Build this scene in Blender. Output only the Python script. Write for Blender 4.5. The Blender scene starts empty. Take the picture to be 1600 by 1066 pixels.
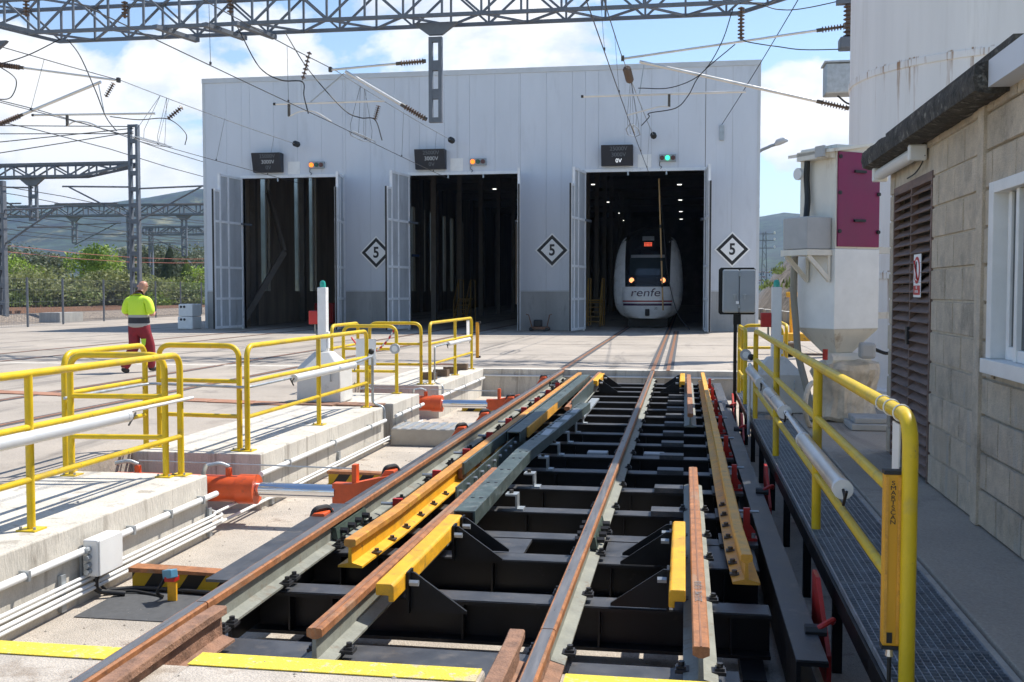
import bpy, math, random
from mathutils import Vector, Matrix, noise
random.seed(7)
R = math.radians
sc = bpy.context.scene
BANKS = [((-0.5352, 0.8263, 0.1756), 0.095), ((-0.5175, 0.8441, 0.1403), 0.11), ((-0.4682, 0.8732, 0.1351), 0.09), ((-0.5539, 0.8108, 0.189), 0.08), ((-0.4352, 0.881, 0.1858), 0.075), ((-0.4536, 0.8702, 0.1925), 0.05), ((-0.3584, 0.9117, 0.2007), 0.07), ((-0.2484, 0.9432, 0.2207), 0.09), ((-0.1915, 0.9549, 0.227), 0.11), ((-0.1399, 0.9644, 0.2244), 0.095), ((-0.1171, 0.9706, 0.2105), 0.05), ((0.081, 0.9832, 0.1636), 0.06), ((0.076, 0.9874, 0.1387), 0.045), ((-0.4519, 0.8871, 0.0942), 0.05), ((0.1276, 0.9786, 0.1616), 0.035)]
HAZE = .00013
# ------------------------------------------------------------------ camera, sky, sun, exposure
cd = bpy.data.cameras.new('camera'); cam = bpy.data.objects.new('camera', cd); sc.collection.objects.link(cam)
cd.lens = 37.125; cd.sensor_width = 36; cd.clip_start = .05; cd.clip_end = 20000
cam.location = (0, 0, 1.5); cam.rotation_euler = (R(90 - 2.7065), 0, R(9.283))
sc.camera = cam
SUN = Vector((.50, .45, 1.0)).normalized()
sun_el = math.asin(SUN.z); sun_az = math.atan2(SUN.x, SUN.y)
w = bpy.data.worlds.new('World'); sc.world = w; w.use_nodes = True
nt = w.node_tree; nt.nodes.clear()
def N(nt, typ, **kw):
    n = nt.nodes.new(typ)
    for k, v in kw.items():
        if k == 'ins':
            for a, b in v.items(): n.inputs[a].default_value = b
        else: setattr(n, k, v)
    return n
def math_(nt, op, a, b=None, clamp=False):
    n = nt.nodes.new('ShaderNodeMath'); n.operation = op; n.use_clamp = clamp
    for i, s in enumerate((a, b)):
        if s is None: continue
        if isinstance(s, (int, float)): n.inputs[i].default_value = s
        else: nt.links.new(s, n.inputs[i])
    return n.outputs[0]
def ramp(nt, fac, stops, interp='LINEAR'):
    n = nt.nodes.new('ShaderNodeValToRGB'); n.color_ramp.interpolation = interp
    e = n.color_ramp.elements
    while len(e) < len(stops): e.new(.5)
    for q, (p, c) in zip(e, stops):
        q.position = p; q.color = (c, c, c, 1) if isinstance(c, (int, float)) else (*c[:3], 1)
    if fac is not None: nt.links.new(fac, n.inputs[0])
    return n.outputs[0]
def mix(nt, fac, a, b, typ='MIX'):
    n = nt.nodes.new('ShaderNodeMix'); n.data_type = 'RGBA'; n.blend_type = typ
    for s, i in ((fac, 0), (a, 6), (b, 7)):
        if isinstance(s, (int, float)): n.inputs[i].default_value = s
        elif isinstance(s, tuple): n.inputs[i].default_value = (*s[:3], 1)
        else: nt.links.new(s, n.inputs[i])
    return n.outputs[2]
sky = N(nt, 'ShaderNodeTexSky', sky_type='NISHITA', sun_disc=False, sun_elevation=sun_el, sun_rotation=sun_az,
        air_density=1.0, dust_density=.3, ozone_density=2.2, altitude=30)
tc = N(nt, 'ShaderNodeTexCoord')
mp = N(nt, 'ShaderNodeMapping'); mp.inputs['Scale'].default_value = (1, 1, 1.7); mp.inputs['Location'].default_value = (.37, .1, .22)
nt.links.new(tc.outputs['Generated'], mp.inputs[0])
n1 = N(nt, 'ShaderNodeTexNoise', ins={'Scale': 6.0, 'Detail': 9.0, 'Roughness': .56, 'Distortion': .25}); nt.links.new(mp.outputs[0], n1.inputs['Vector'])
n2 = N(nt, 'ShaderNodeTexNoise', ins={'Scale': 11.0, 'Detail': 6.0, 'Roughness': .6}); nt.links.new(mp.outputs[0], n2.inputs['Vector'])
# cumulus banks: a few big masses with noisy edges, and scattered noise clouds in the rest of the sky
def bank(d, r):
    v = N(nt, 'ShaderNodeVectorMath', operation='DISTANCE'); v.inputs[1].default_value = d
    nt.links.new(tc.outputs['Generated'], v.inputs[0])
    return math_(nt, 'SUBTRACT', 1.0, math_(nt, 'DIVIDE', v.outputs['Value'], r))
field = None
for d, r in BANKS:
    b = bank(d, r); field = b if field is None else math_(nt, 'MAXIMUM', field, b)
field = math_(nt, 'MULTIPLY', math_(nt, "MAXIMUM", field, -.8), .22)
dens = math_(nt, 'ADD', n1.outputs['Fac'], field)
mask = ramp(nt, dens, [(.57, 0), (.62, .75), (.69, 1)])
shade = ramp(nt, math_(nt, 'ADD', math_(nt, 'MULTIPLY', n2.outputs['Fac'], .6), math_(nt, 'MULTIPLY', dens, .5)), [(.48, (.62, .68, .78)), (.66, (1, .99, .97))])
cl = mix(nt, 1.0, shade, (6.5, 6.5, 6.5), 'MULTIPLY')
# thin haze towards the horizon
sep = N(nt, 'ShaderNodeSeparateXYZ'); nt.links.new(tc.outputs['Generated'], sep.inputs[0])
hz = ramp(nt, sep.outputs[2], [(0.0, .16), (.14, .03), (.5, 0)])
base = mix(nt, hz, sky.outputs[0], (6.8, 7.6, 8.4))
out = mix(nt, mask, base, cl)
bg = N(nt, 'ShaderNodeBackground'); bg.inputs['Strength'].default_value = .13
nt.links.new(out, bg.inputs[0])
wo = N(nt, 'ShaderNodeOutputWorld'); nt.links.new(bg.outputs[0], wo.inputs[0])
sl = bpy.data.lights.new('sun', 'SUN'); sl.energy = 4.7; sl.angle = R(.53); sl.color = (1, .955, .88)
so = bpy.data.objects.new('sun', sl); sc.collection.objects.link(so)
so.rotation_euler = (-SUN).to_track_quat('-Z', 'Y').to_euler(); so.location = (20, 20, 40)
sc.view_settings.view_transform = 'Standard'; sc.view_settings.look = 'None'
sc.view_settings.exposure = .56; sc.view_settings.gamma = 1
sc.render.engine = 'CYCLES'; sc.cycles.max_bounces = 6; sc.cycles.transparent_max_bounces = 12
sc.cycles.use_adaptive_sampling = True; sc.cycles.adaptive_threshold = .02; sc.cycles.diffuse_bounces = 3; sc.cycles.glossy_bounces = 3; sc.cycles.volume_bounces = 0
# ------------------------------------------------------------------ materials
MATS = {}
def M(name, col, rough=.6, metal=0., var=.12, scale=2.5, bump=0., bscale=60., dirt=None, spec=.5, rand=0., stretch=(1, 1, 1), coat=0., grain=0., gscale=140., dirt2=None):
    """Procedural paint/stone/metal: base colour, cloudy variation, optional dirt (colour, low, high, scale), bump."""
    m = bpy.data.materials.new(name); m.use_nodes = True; t = m.node_tree
    b = t.nodes['Principled BSDF']; g = N(t, 'ShaderNodeNewGeometry')
    mpn = N(t, 'ShaderNodeMapping'); mpn.inputs['Scale'].default_value = stretch; t.links.new(g.outputs['Position'], mpn.inputs[0])
    n = N(t, 'ShaderNodeTexNoise', ins={'Scale': scale, 'Detail': 7.0, 'Roughness': .62}); t.links.new(mpn.outputs[0], n.inputs['Vector'])
    lo = tuple(max(0, c * (1 - var * 1.6)) for c in col); hi = tuple(min(1, c * (1 + var * 1.6)) for c in col)
    c = ramp(t, n.outputs['Fac'], [(.3, lo), (.7, hi)])
    if dirt:
        dc, d0, d1, ds = dirt
        n3 = N(t, 'ShaderNodeTexNoise', ins={'Scale': ds, 'Detail': 9.0, 'Roughness': .68}); t.links.new(mpn.outputs[0], n3.inputs['Vector'])
        c = mix(t, ramp(t, n3.outputs['Fac'], [(d0, 0), (d1, 1)]), c, dc)
    if dirt2:
        dc, d0, d1, ds, st2 = dirt2
        m2 = N(t, 'ShaderNodeMapping'); m2.inputs['Scale'].default_value = st2; t.links.new(g.outputs['Position'], m2.inputs[0])
        n4 = N(t, 'ShaderNodeTexNoise', ins={'Scale': ds, 'Detail': 6.0, 'Roughness': .6, 'Distortion': .6}); t.links.new(m2.outputs[0], n4.inputs['Vector'])
        c = mix(t, math_(t, 'MULTIPLY', ramp(t, n4.outputs['Fac'], [(d0, 0), (d1, 1)]), .75), c, dc)
    if grain:
        n5 = N(t, 'ShaderNodeTexNoise', ins={'Scale': gscale, 'Detail': 3.0, 'Roughness': .8}); t.links.new(g.outputs['Position'], n5.inputs['Vector'])
        c = mix(t, 1.0, c, ramp(t, n5.outputs['Fac'], [(.3, 1 - grain), (.7, 1 + grain)]), 'MULTIPLY')
    if rand:
        oi = N(t, 'ShaderNodeObjectInfo')
        v = math_(t, 'ADD', math_(t, 'MULTIPLY', oi.outputs['Random'], 2 * rand), 1 - rand)
        cc = N(t, 'ShaderNodeCombineColor')
        for i in range(3): t.links.new(v, cc.inputs[i])
        c = mix(t, 1.0, c, cc.outputs[0], 'MULTIPLY')
    t.links.new(c, b.inputs['Base Color'])
    b.inputs['Metallic'].default_value = metal; b.inputs['Specular IOR Level'].default_value = spec
    rr = ramp(t, n.outputs['Fac'], [(.3, max(.02, rough - .08)), (.7, min(1, rough + .08))]); t.links.new(rr, b.inputs['Roughness'])
    if coat: b.inputs['Coat Weight'].default_value = coat
    if bump:
        nb = N(t, 'ShaderNodeTexNoise', ins={'Scale': bscale, 'Detail': 4.0}); t.links.new(mpn.outputs[0], nb.inputs['Vector'])
        bn = N(t, 'ShaderNodeBump', ins={'Strength': bump, 'Distance': .02}); t.links.new(nb.outputs['Fac'], bn.inputs['Height'])
        t.links.new(bn.outputs[0], b.inputs['Normal'])
    MATS[name] = m; return m
def EM(name, col, s):
    m = bpy.data.materials.new(name); m.use_nodes = True; b = m.node_tree.nodes['Principled BSDF']
    b.inputs['Base Color'].default_value = (*col, 1); b.inputs['Emission Color'].default_value = (*col, 1); b.inputs['Emission Strength'].default_value = s
    m.cycles.emission_sampling = 'NONE'; MATS[name] = m; return m
M('yard', (.375, .325, .27), .9, var=.12, scale=.35, bump=.35, bscale=30, dirt=((.22, .19, .16), .54, .72, 1.1), grain=.16, gscale=60, dirt2=((.17, .15, .13), .57, .66, .55, (2.2, .28, 1)))
M('concrete', (.56, .52, .45), .9, var=.10, scale=2.2, bump=.4, bscale=45, dirt=((.27, .24, .20), .59, .74, 5.5), stretch=(1, 1, .3), grain=.12, gscale=110, dirt2=((.30, .265, .22), .56, .66, 3.0, (2.4, 2.4, .18)))
M('apron', (.47, .42, .36), .92, var=.12, scale=3, bump=.5, bscale=110, dirt=((.27, .215, .165), .55, .70, 4), grain=.14, gscale=90)
M('pit_floor', (.46, .405, .34), .92, var=.13, scale=1.6, bump=.6, bscale=90, dirt=((.24, .19, .15), .55, .70, 3.2), grain=.25, gscale=120)
M('line_yellow', (.76, .58, .06), .8, var=.10, scale=8, bump=.5, bscale=90, dirt=((.50, .45, .36), .56, .68, 26), dirt2=((.46, .40, .31), .57, .64, 6, (1, 1, 1)), grain=.1)
M('yellow', (.70, .475, .012), .42, var=.08, scale=5, dirt=((.22, .14, .05), .655, .69, 16), spec=.42, dirt2=((.52, .37, .06), .53, .63, 4, (1, 1, 1)))
M('yellow_clamp', (.76, .38, .015), .48, var=.10, scale=9, dirt=((.26, .15, .04), .60, .70, 12), dirt2=((.50, .26, .03), .54, .64, 5, (1, .5, 1)), grain=.08)
M('orange_guard', (.74, .36, .045), .5, var=.14, scale=9, dirt=((.36, .15, .04), .57, .76, 13), grain=.1)
M('rust_rail', (.35, .145, .058), .6, var=.22, scale=11, dirt=((.17, .08, .045), .52, .72, 17), metal=.1, grain=.18, gscale=70, dirt2=((.30, .20, .13), .56, .66, 3, (3, .5, 1)))
M('rust_old', (.25, .135, .085), .8, var=.25, scale=12, dirt=((.42, .36, .29), .66, .74, 20), bump=.4, bscale=80)
M('rail_polish', (.33, .30, .275), .34, metal=.8, var=.15, scale=7, stretch=(6, .4, 1))
M('rail_web', (.225, .23, .195), .55, var=.12, scale=6, dirt=((.17, .13, .09), .56, .72, 10), grain=.12, gscale=60)
M('black_steel', (.007, .0075, .009), .42, var=.3, scale=4, dirt=((.06, .055, .05), .62, .8, 6), spec=.3)
M('deck_steel', (.05, .052, .057), .45, var=.3, scale=5, dirt=((.13, .115, .10), .55, .78, 9), grain=.2)
M('green_steel', (.085, .115, .108), .42, var=.22, scale=8, dirt=((.23, .25, .235), .53, .72, 11), metal=.35, grain=.12, dirt2=((.05, .055, .05), .58, .68, 4, (3, .6, 2)))
M('galv', (.40, .43, .45), .42, metal=.55, var=.14, scale=10)
M('grating', (.30, .33, .37), .4, metal=.5, var=.2, scale=12)
M('grey_steel', (.15, .165, .19), .55, var=.10, scale=3, metal=.2)
M('white_paint', (.80, .80, .78), .4, var=.04, scale=5, dirt=((.5, .48, .44), .68, .78, 9))
M('white_plastic', (.74, .74, .72), .42, var=.03, scale=4)
M('chrome', (.75, .75, .76), .12, metal=1., var=.05)
M('alu', (.72, .70, .66), .35, metal=.75, var=.06)
M('orange_red', (.66, .095, .02), .42, var=.10, scale=8, dirt=((.22, .06, .03), .62, .72, 9), grain=.08)
M('red', (.46, .018, .014), .42, var=.1, scale=9, dirt=((.18, .02, .02), .62, .76, 14))
M('beacon_red', (.50, .02, .018), .4)
M('black_rubber', (.02, .02, .021), .6, var=.2)
M('mat_dark', (.075, .077, .08), .8, var=.15, scale=30, dirt=((.2, .19, .17), .66, .73, 22))
M('bolt', (.10, .085, .07), .5, metal=.4, var=.25, scale=20)
M('bolt_black', (.035, .035, .038), .45, metal=.3)
M('pebble', (.36, .32, .27), .9, var=.2, rand=.3)
M('wood', (.16, .105, .065), .85, var=.3, scale=14, stretch=(1, 6, 6))
M('cladding', (.63, .66, .71), .5, var=.045, scale=.7, dirt=((.50, .525, .56), .56, .8, 1.6), stretch=(1, 1, .22), rand=.012, dirt2=((.50, .52, .55), .62, .74, 1.6, (2.5, 2.5, .05)))
M('cladding_trim', (.58, .60, .62), .5, var=.04)
M('shed_in', (.21, .18, .15), .9, var=.2, scale=1.2)
M('shed_concrete', (.40, .40, .39), .9, var=.13, scale=1.1, dirt=((.2, .2, .2), .55, .74, 2.2), stretch=(1, 1, .3), rand=.04)
M('door_frame', (.74, .76, .78), .5, var=.06, dirt=((.35, .36, .37), .6, .76, 3))
M('door_panel', (.44, .46, .48), .6, var=.08, dirt=((.28, .29, .29), .56, .74, 2.2), stretch=(1, 1, .3))
M('display_black', (.012, .016, .026), .5, var=.1)
M('led_off', (.13, .15, .17), .6)
EM('led_on', (.75, .8, .85), .7)
EM('lamp_orange', (1., .22, .02), 1.2); EM('lamp_green', (.05, .95, .45), 1.1); EM('head_lamp', (1., .36, .13), 1.3)
EM('led_red', (.9, .12, .06), .8); EM('ceiling_lamp', (1., .97, .9), 1.6)
M('lens_dark', (.10, .03, .025), .3); M('lens_green', (.02, .09, .06), .3)
M('beacon_green', (.02, .36, .27), .25, spec=.6)
M('tank_white', (.60, .57, .545), .6, var=.05, scale=1.2, dirt=((.42, .39, .36), .56, .78, 3.0), stretch=(1.6, 1.6, .12))
M('hopper_white', (.76, .72, .63), .6, var=.07, scale=2.5, dirt=((.38, .29, .19), .57, .72, 4.2), stretch=(1, 1, .3))
M('purple', (.22, .012, .075), .5, var=.06, scale=3)
M('block', (.59, .50, .385), .95, var=.10, scale=7, bump=.8, bscale=110, dirt=((.30, .26, .21), .52, .74, 2.2), rand=.09, grain=.22, gscale=130, dirt2=((.52, .48, .42), .58, .66, 3.0, (2, 2, .35)))
M('mortar', (.52, .455, .36), .95, var=.12, scale=9, bump=.4)
M('mossy', (.055, .05, .042), .95, var=.5, scale=9, bump=1.0, bscale=28, dirt=((.26, .24, .20), .56, .68, 10), grain=.4, gscale=60)
M('brown_slat', (.19, .125, .10), .7, var=.25, scale=9, dirt=((.25, .19, .15), .6, .76, 10), stretch=(1, .3, 2))
M('glass', (.03, .04, .045), .06, spec=.8, var=.1)
M('curtain', (.32, .33, .34), .8, var=.2, stretch=(1, 9, 1))
M('bag', (.62, .53, .41), .4, var=.2, scale=6, dirt=((.32, .25, .17), .55, .72, 5))
M('hose', (.25, .24, .20), .6); M('hose_black', (.015, .015, .016), .5)
M('cable', (.012, .012, .013), .6); M('wire', (.055, .052, .05), .5, metal=.3); M('wire_light', (.26, .26, .25), .45, metal=.4)
M('insulator', (.13, .085, .06), .35, var=.1); M('red_wire', (.45, .16, .13), .6)
M('ballast', (.235, .19, .15), .95, var=.5, scale=9, bump=1., bscale=22, dirt=((.12, .11, .10), .5, .62, 14))
M('earth', (.20, .19, .10), .95, var=.3, scale=.25, dirt=((.11, .14, .04), .45, .6, .12))
M('grass', (.16, .18, .055), .9, var=.3, scale=1.5, rand=.1)
M('rock', (.24, .215, .19), .95, var=.35, scale=2.2, bump=1., bscale=4, dirt=((.10, .09, .08), .55, .62, 3.5))
for nm, c in (('leaf_olive', (.23, .25, .095)), ('leaf_dark', (.075, .10, .05)), ('leaf_bright', (.26, .36, .055)), ('leaf_mid', (.19, .25, .07)), ('leaf_euc', (.13, .15, .085))):
    m = M(nm, c, .6, var=.3, scale=1.4)
    t = m.node_tree; b = t.nodes['Principled BSDF']; tr = N(t, 'ShaderNodeBsdfTranslucent'); ms = N(t, 'ShaderNodeMixShader', ins={0: .35})
    t.links.new(b.inputs['Base Color'].links[0].from_socket, tr.inputs[0]); o = t.nodes['Material Output']
    t.links.new(b.outputs[0], ms.inputs[1]); t.links.new(tr.outputs[0], ms.inputs[2]); t.links.new(ms.outputs[0], o.inputs[0])
M('bark', (.12, .09, .065), .9, var=.3, scale=8)
M('forest', (.020, .034, .018), .95, var=.62, scale=.02, dirt=((.15, .14, .06), .60, .66, .007), grain=.7, gscale=.09)
M('skin', (.50, .25, .17), .5, var=.05); M('trouser', (.23, .018, .028), .85, var=.15, scale=12); M('lime', (.46, .72, .05), .8)
M('shoe', (.02, .018, .016), .6); M('hair', (.25, .2, .17), .8); M('navy', (.025, .027, .035), .85); M('reflective', (.34, .34, .33), .5)
M('train_white', (.84, .84, .84), .28, var=.02, coat=.3); M('train_dark', (.014, .015, .018), .18, var=.1)
M('train_red', (.36, .03, .03), .4); M('train_purple', (.05, .016, .06), .4); M('train_grey', (.25, .26, .27), .4)
M('stair_yellow', (.30, .17, .03), .6, var=.2); M('cabinet_grey', (.31, .345, .37), .45, var=.04); M('box_grey', (.42, .42, .415), .55, var=.08)
M('sign_white', (.90, .90, .885), .5, var=.03); M('sign_black', (.015, .015, .016), .5); M('sign_red', (.55, .03, .025), .5)
M('roof_tile', (.33, .12, .07), .9); M('house_white', (.6, .57, .52), .9); M('window_dark', (.03, .035, .04), .3)
M('strip_window', (.42, .45, .45), .5)
t = MATS['strip_window'].node_tree; b = t.nodes['Principled BSDF']; b.inputs['Transmission Weight'].default_value = .9; b.inputs['IOR'].default_value = 1.02
def stripes(name, c0, c1, scale, rot):
    m = bpy.data.materials.new(name); m.use_nodes = True; t = m.node_tree; b = t.nodes['Principled BSDF']
    g = N(t, 'ShaderNodeNewGeometry'); q = N(t, 'ShaderNodeMapping'); q.inputs['Rotation'].default_value = rot; t.links.new(g.outputs['Position'], q.inputs[0])
    wv = N(t, 'ShaderNodeTexWave', bands_direction='X', ins={'Scale': scale}); t.links.new(q.outputs[0], wv.inputs['Vector'])
    f = ramp(t, wv.outputs['Fac'], [(0, 0), (.5, 1)], 'CONSTANT'); t.links.new(mix(t, f, c0, c1), b.inputs['Base Color']); b.inputs['Roughness'].default_value = .6
    MATS[name] = m
stripes('hazard', (.62, .40, .02), (.02, .02, .02), 1.5, (0, R(-35), 0))
stripes('chain_red', (.7, .68, .66), (.55, .03, .03), 3.5, (0, R(20), 0))
def banded(name, stops):
    m = bpy.data.materials.new(name); m.use_nodes = True; t = m.node_tree; b = t.nodes['Principled BSDF']
    g = N(t, 'ShaderNodeNewGeometry'); s = N(t, 'ShaderNodeSeparateXYZ'); t.links.new(g.outputs['Position'], s.inputs[0])
    t.links.new(ramp(t, math_(t, 'DIVIDE', s.outputs[2], 2.0), [(z / 2, c) for z, c in stops], 'CONSTANT'), b.inputs['Base Color']); b.inputs['Roughness'].default_value = .75
    MATS[name] = m
YV = (.62, .86, .05); GR = (.36, .36, .35); NV = (.03, .032, .04)
banded('hi_vis', [(0, GR), (.90, NV), (1.01, GR), (1.055, YV)])
# diamond tread plate, rust-streaked ring, window in shed wall
EM('led_mid', (.30, .33, .36), .25)
M('pole_wood', (.52, .33, .14), .5)
M('rust_plate', (.36, .175, .105), .8, var=.15, scale=3, dirt=((.28, .2, .15), .56, .72, 5))
M('bay_wall_lit', (.36, .30, .24), .9, var=.2, scale=1.2, stretch=(1, 1, .2))  # lighter copy of shed_in; brighter left bay painted into the wall colour
M('shed_col', (.17, .15, .13), .8, var=.1); M('blue_steel', (.02, .045, .14), .5)
M('tank_rust', (.87, .825, .79), .55, var=.05, scale=1.2, dirt=((.74, .69, .64), .54, .78, 3.0), stretch=(1.6, 1.6, .10))
def rust_streaks():
    m = MATS['tank_rust']; t = m.node_tree; b = t.nodes['Principled BSDF']; src = b.inputs['Base Color'].links[0].from_socket
    g = N(t, 'ShaderNodeNewGeometry'); s = N(t, 'ShaderNodeSeparateXYZ'); t.links.new(g.outputs['Position'], s.inputs[0])
    q = N(t, 'ShaderNodeMapping'); q.inputs['Scale'].default_value = (5, 5, .22); t.links.new(g.outputs['Position'], q.inputs[0])
    n = N(t, 'ShaderNodeTexNoise', ins={'Scale': 2.4, 'Detail': 5.0, 'Roughness': .7}); t.links.new(q.outputs[0], n.inputs['Vector'])
    z = s.outputs[2]; f = None
    for zb in (1.75, 4.385, 6.8):     # streaks run down from each weld band
        d = math_(t, 'SUBTRACT', zb, z); k = ramp(t, math_(t, 'ADD', math_(t, 'MULTIPLY', d, .5), .01), [(0, 0), (.006, 1), (.06, .8), (.5, 0)])
        f = k if f is None else math_(t, 'MAXIMUM', f, k)
    v = math_(t, 'ADD', n.outputs['Fac'], math_(t, 'MULTIPLY', f, .07))
    r = ramp(t, v, [(.60, 0), (.70, 1)]); t.links.new(mix(t, math_(t, 'MULTIPLY', r, f), src, (.34, .17, .06)), b.inputs['Base Color'])
rust_streaks()
M('green_dark', (.05, .075, .062), .45, var=.15, scale=9); M('orange_rust', (.50, .22, .04), .55, var=.18, scale=8, dirt=((.62, .36, .04), .54, .66, 5))
M('sensor_blue', (.09, .25, .36), .45); M('curtain_yellow', (.70, .34, .015), .4, var=.03); M('base_white', (.60, .585, .55), .8, var=.05, dirt=((.42, .40, .36), .58, .75, 6))
M('tread', (.40, .37, .32), .5, metal=.3, var=.1)
def tread():
    t = MATS['tread'].node_tree; b = t.nodes['Principled BSDF']; g = N(t, 'ShaderNodeNewGeometry'); q = N(t, 'ShaderNodeMapping'); q.inputs['Scale'].default_value = (14, 14, 14); q.inputs['Rotation'].default_value = (0, R(45), 0); t.links.new(g.outputs['Position'], q.inputs[0])
    c = N(t, 'ShaderNodeTexChecker', ins={'Scale': 1.0}); t.links.new(q.outputs[0], c.inputs[0]); bp = N(t, 'ShaderNodeBump', ins={'Strength': .6, 'Distance': .01}); t.links.new(c.outputs['Fac'], bp.inputs['Height']); t.links.new(bp.outputs[0], b.inputs['Normal'])
tread()
M('rust_dark', (.26, .12, .06), .5, var=.2, scale=9)
# ------------------------------------------------------------------ mesh helpers
class B:
    def __init__(s): s.v = []; s.f = []; s.mi = []; s.m = 0
    def add(s, vs, fs):
        o = len(s.v); s.v += [tuple(p) for p in vs]
        for q in fs: s.f.append(tuple(i + o for i in q)); s.mi.append(s.m)
        return s
    def box(s, x0, y0, z0, x1, y1, z1):
        x0, x1 = min(x0, x1), max(x0, x1); y0, y1 = min(y0, y1), max(y0, y1); z0, z1 = min(z0, z1), max(z0, z1)
        return s.add([(x0, y0, z0), (x1, y0, z0), (x1, y1, z0), (x0, y1, z0), (x0, y0, z1), (x1, y0, z1), (x1, y1, z1), (x0, y1, z1)],
                     [(3, 2, 1, 0), (4, 5, 6, 7), (0, 1, 5, 4), (1, 2, 6, 5), (2, 3, 7, 6), (3, 0, 4, 7)])
    def fr(s, o, A, Bv, Cv):      # box spanned by three vectors from corner o
        o, A, Bv, Cv = map(Vector, (o, A, Bv, Cv))
        p = [o, o + A, o + A + Bv, o + Bv]; p += [q + Cv for q in p]
        fs = [(3, 2, 1, 0), (4, 5, 6, 7), (0, 1, 5, 4), (1, 2, 6, 5), (2, 3, 7, 6), (3, 0, 4, 7)]
        if A.cross(Bv).dot(Cv) < 0: fs = [f[::-1] for f in fs]
        return s.add(p, fs)
    def bar(s, p, q, w, h, up=(0, 0, 1)):
        p, q = Vector(p), Vector(q); d = (q - p); u = Vector(up)
        if abs(d.normalized().dot(u)) > .98: u = Vector((0, 1, 0))
        a = d.cross(u).normalized(); u = a.cross(d).normalized()
        return s.fr(p - a * w / 2 - u * h / 2, a * w, d, u * h)
    def tube(s, pts, r, n=8, caps=True):
        pts = [Vector(p) for p in pts]; rs = r if isinstance(r, (list, tuple)) else [r] * len(pts)
        ts = []
        for i in range(len(pts)):
            a = pts[max(0, i - 1)]; b = pts[min(len(pts) - 1, i + 1)]; ts.append((b - a).normalized())
        u = ts[0].orthogonal().normalized(); vs = []
        for i, (p, t) in enumerate(zip(pts, ts)):
            if i: u = (u - t * u.dot(t)); u = u.normalized() if u.length > 1e-6 else t.orthogonal().normalized()
            v = t.cross(u)
            for k in range(n):
                a = 2 * math.pi * k / n; vs.append(p + (u * math.cos(a) + v * math.sin(a)) * rs[i])
        fs = []
        for i in range(len(pts) - 1):
            for k in range(n): fs.append((i * n + k, i * n + (k + 1) % n, (i + 1) * n + (k + 1) % n, (i + 1) * n + k))
        if caps: fs.append(tuple(range(n - 1, -1, -1))); fs.append(tuple((len(pts) - 1) * n + k for k in range(n)))
        return s.add(vs, fs)
    def prism(s, prof, o, A, Bv, D):   # 2-D profile (a,b) spanned by A,B at o, pushed along D
        o, A, Bv, D = map(Vector, (o, A, Bv, D)); n = len(prof)
        p = [o + A * a + Bv * b for a, b in prof]; p += [q + D for q in p]
        fs = [tuple(range(n)), tuple(range(2 * n - 1, n - 1, -1))] + [((i + 1) % n, i, n + i, n + (i + 1) % n) for i in range(n)]
        ar = sum(prof[i][0] * prof[(i + 1) % n][1] - prof[(i + 1) % n][0] * prof[i][1] for i in range(n))
        if ar * A.cross(Bv).dot(D) > 0: fs = [f[::-1] for f in fs]
        return s.add(p, fs)
    def lathe(s, prof, c, n=24):
        c = Vector(c); vs = []
        for r, z in prof:
            for k in range(n): a = 2 * math.pi * k / n; vs.append(c + Vector((r * math.cos(a), r * math.sin(a), z)))
        fs = [(i * n + k, i * n + (k + 1) % n, (i + 1) * n + (k + 1) % n, (i + 1) * n + k) for i in range(len(prof) - 1) for k in range(n)]
        fs += [tuple(range(n - 1, -1, -1)), tuple((len(prof) - 1) * n + k for k in range(n))]
        return s.add(vs, fs)
def fillet(pts, rad, seg=5):
    pts = [Vector(p) for p in pts]; o = [pts[0]]
    for a, p, b in zip(pts, pts[1:], pts[2:]):
        d0 = (a - p); d1 = (b - p); r = min(rad, d0.length * .49, d1.length * .49)
        s0 = p + d0.normalized() * r; s1 = p + d1.normalized() * r
        for k in range(seg + 1):
            t = k / seg; o.append(s0 * (1 - t) ** 2 + p * 2 * t * (1 - t) + s1 * t * t)
    return o + [pts[-1]]
def spline(pts, n=8):
    P = [Vector(p) for p in pts]; P = [2 * P[0] - P[1]] + P + [2 * P[-1] - P[-2]]; o = []
    for i in range(1, len(P) - 2):
        a, b, c, d = P[i - 1:i + 3]
        for k in range(n):
            t = k / n; o.append(.5 * ((2 * b) + (c - a) * t + (2 * a - 5 * b + 4 * c - d) * t * t + (3 * b - a - 3 * c + d) * t ** 3))
    return o + [P[-2]]
WL = {}
COL = sc.collection
def ml(m): return [MATS[x] for x in ((m,) if isinstance(m, str) else m)]
def mesh(name, b, m, smooth=None):
    me = bpy.data.meshes.new(name); me.from_pydata(b.v, [], b.f)
    for x in ml(m): me.materials.append(x)
    if any(b.mi): me.polygons.foreach_set('material_index', b.mi)
    if smooth: me.shade_smooth(); me.set_sharp_from_angle(angle=R(smooth))
    me.update(); return me
def tag(o, label=None, cat=None, group=None, kind=None):
    if label: o['label'] = label
    if cat: o['category'] = cat
    if group: o['group'] = group
    if kind: o['kind'] = kind
    return o
def link(name, data, loc, parent=None, rot=None):
    o = bpy.data.objects.new(name, data); COL.objects.link(o); loc = Vector(loc); WL[o.name] = loc
    if parent is not None: o.parent = parent; o.location = loc - WL[parent.name]
    else: o.location = loc
    if rot: o.rotation_euler = rot
    return o
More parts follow.
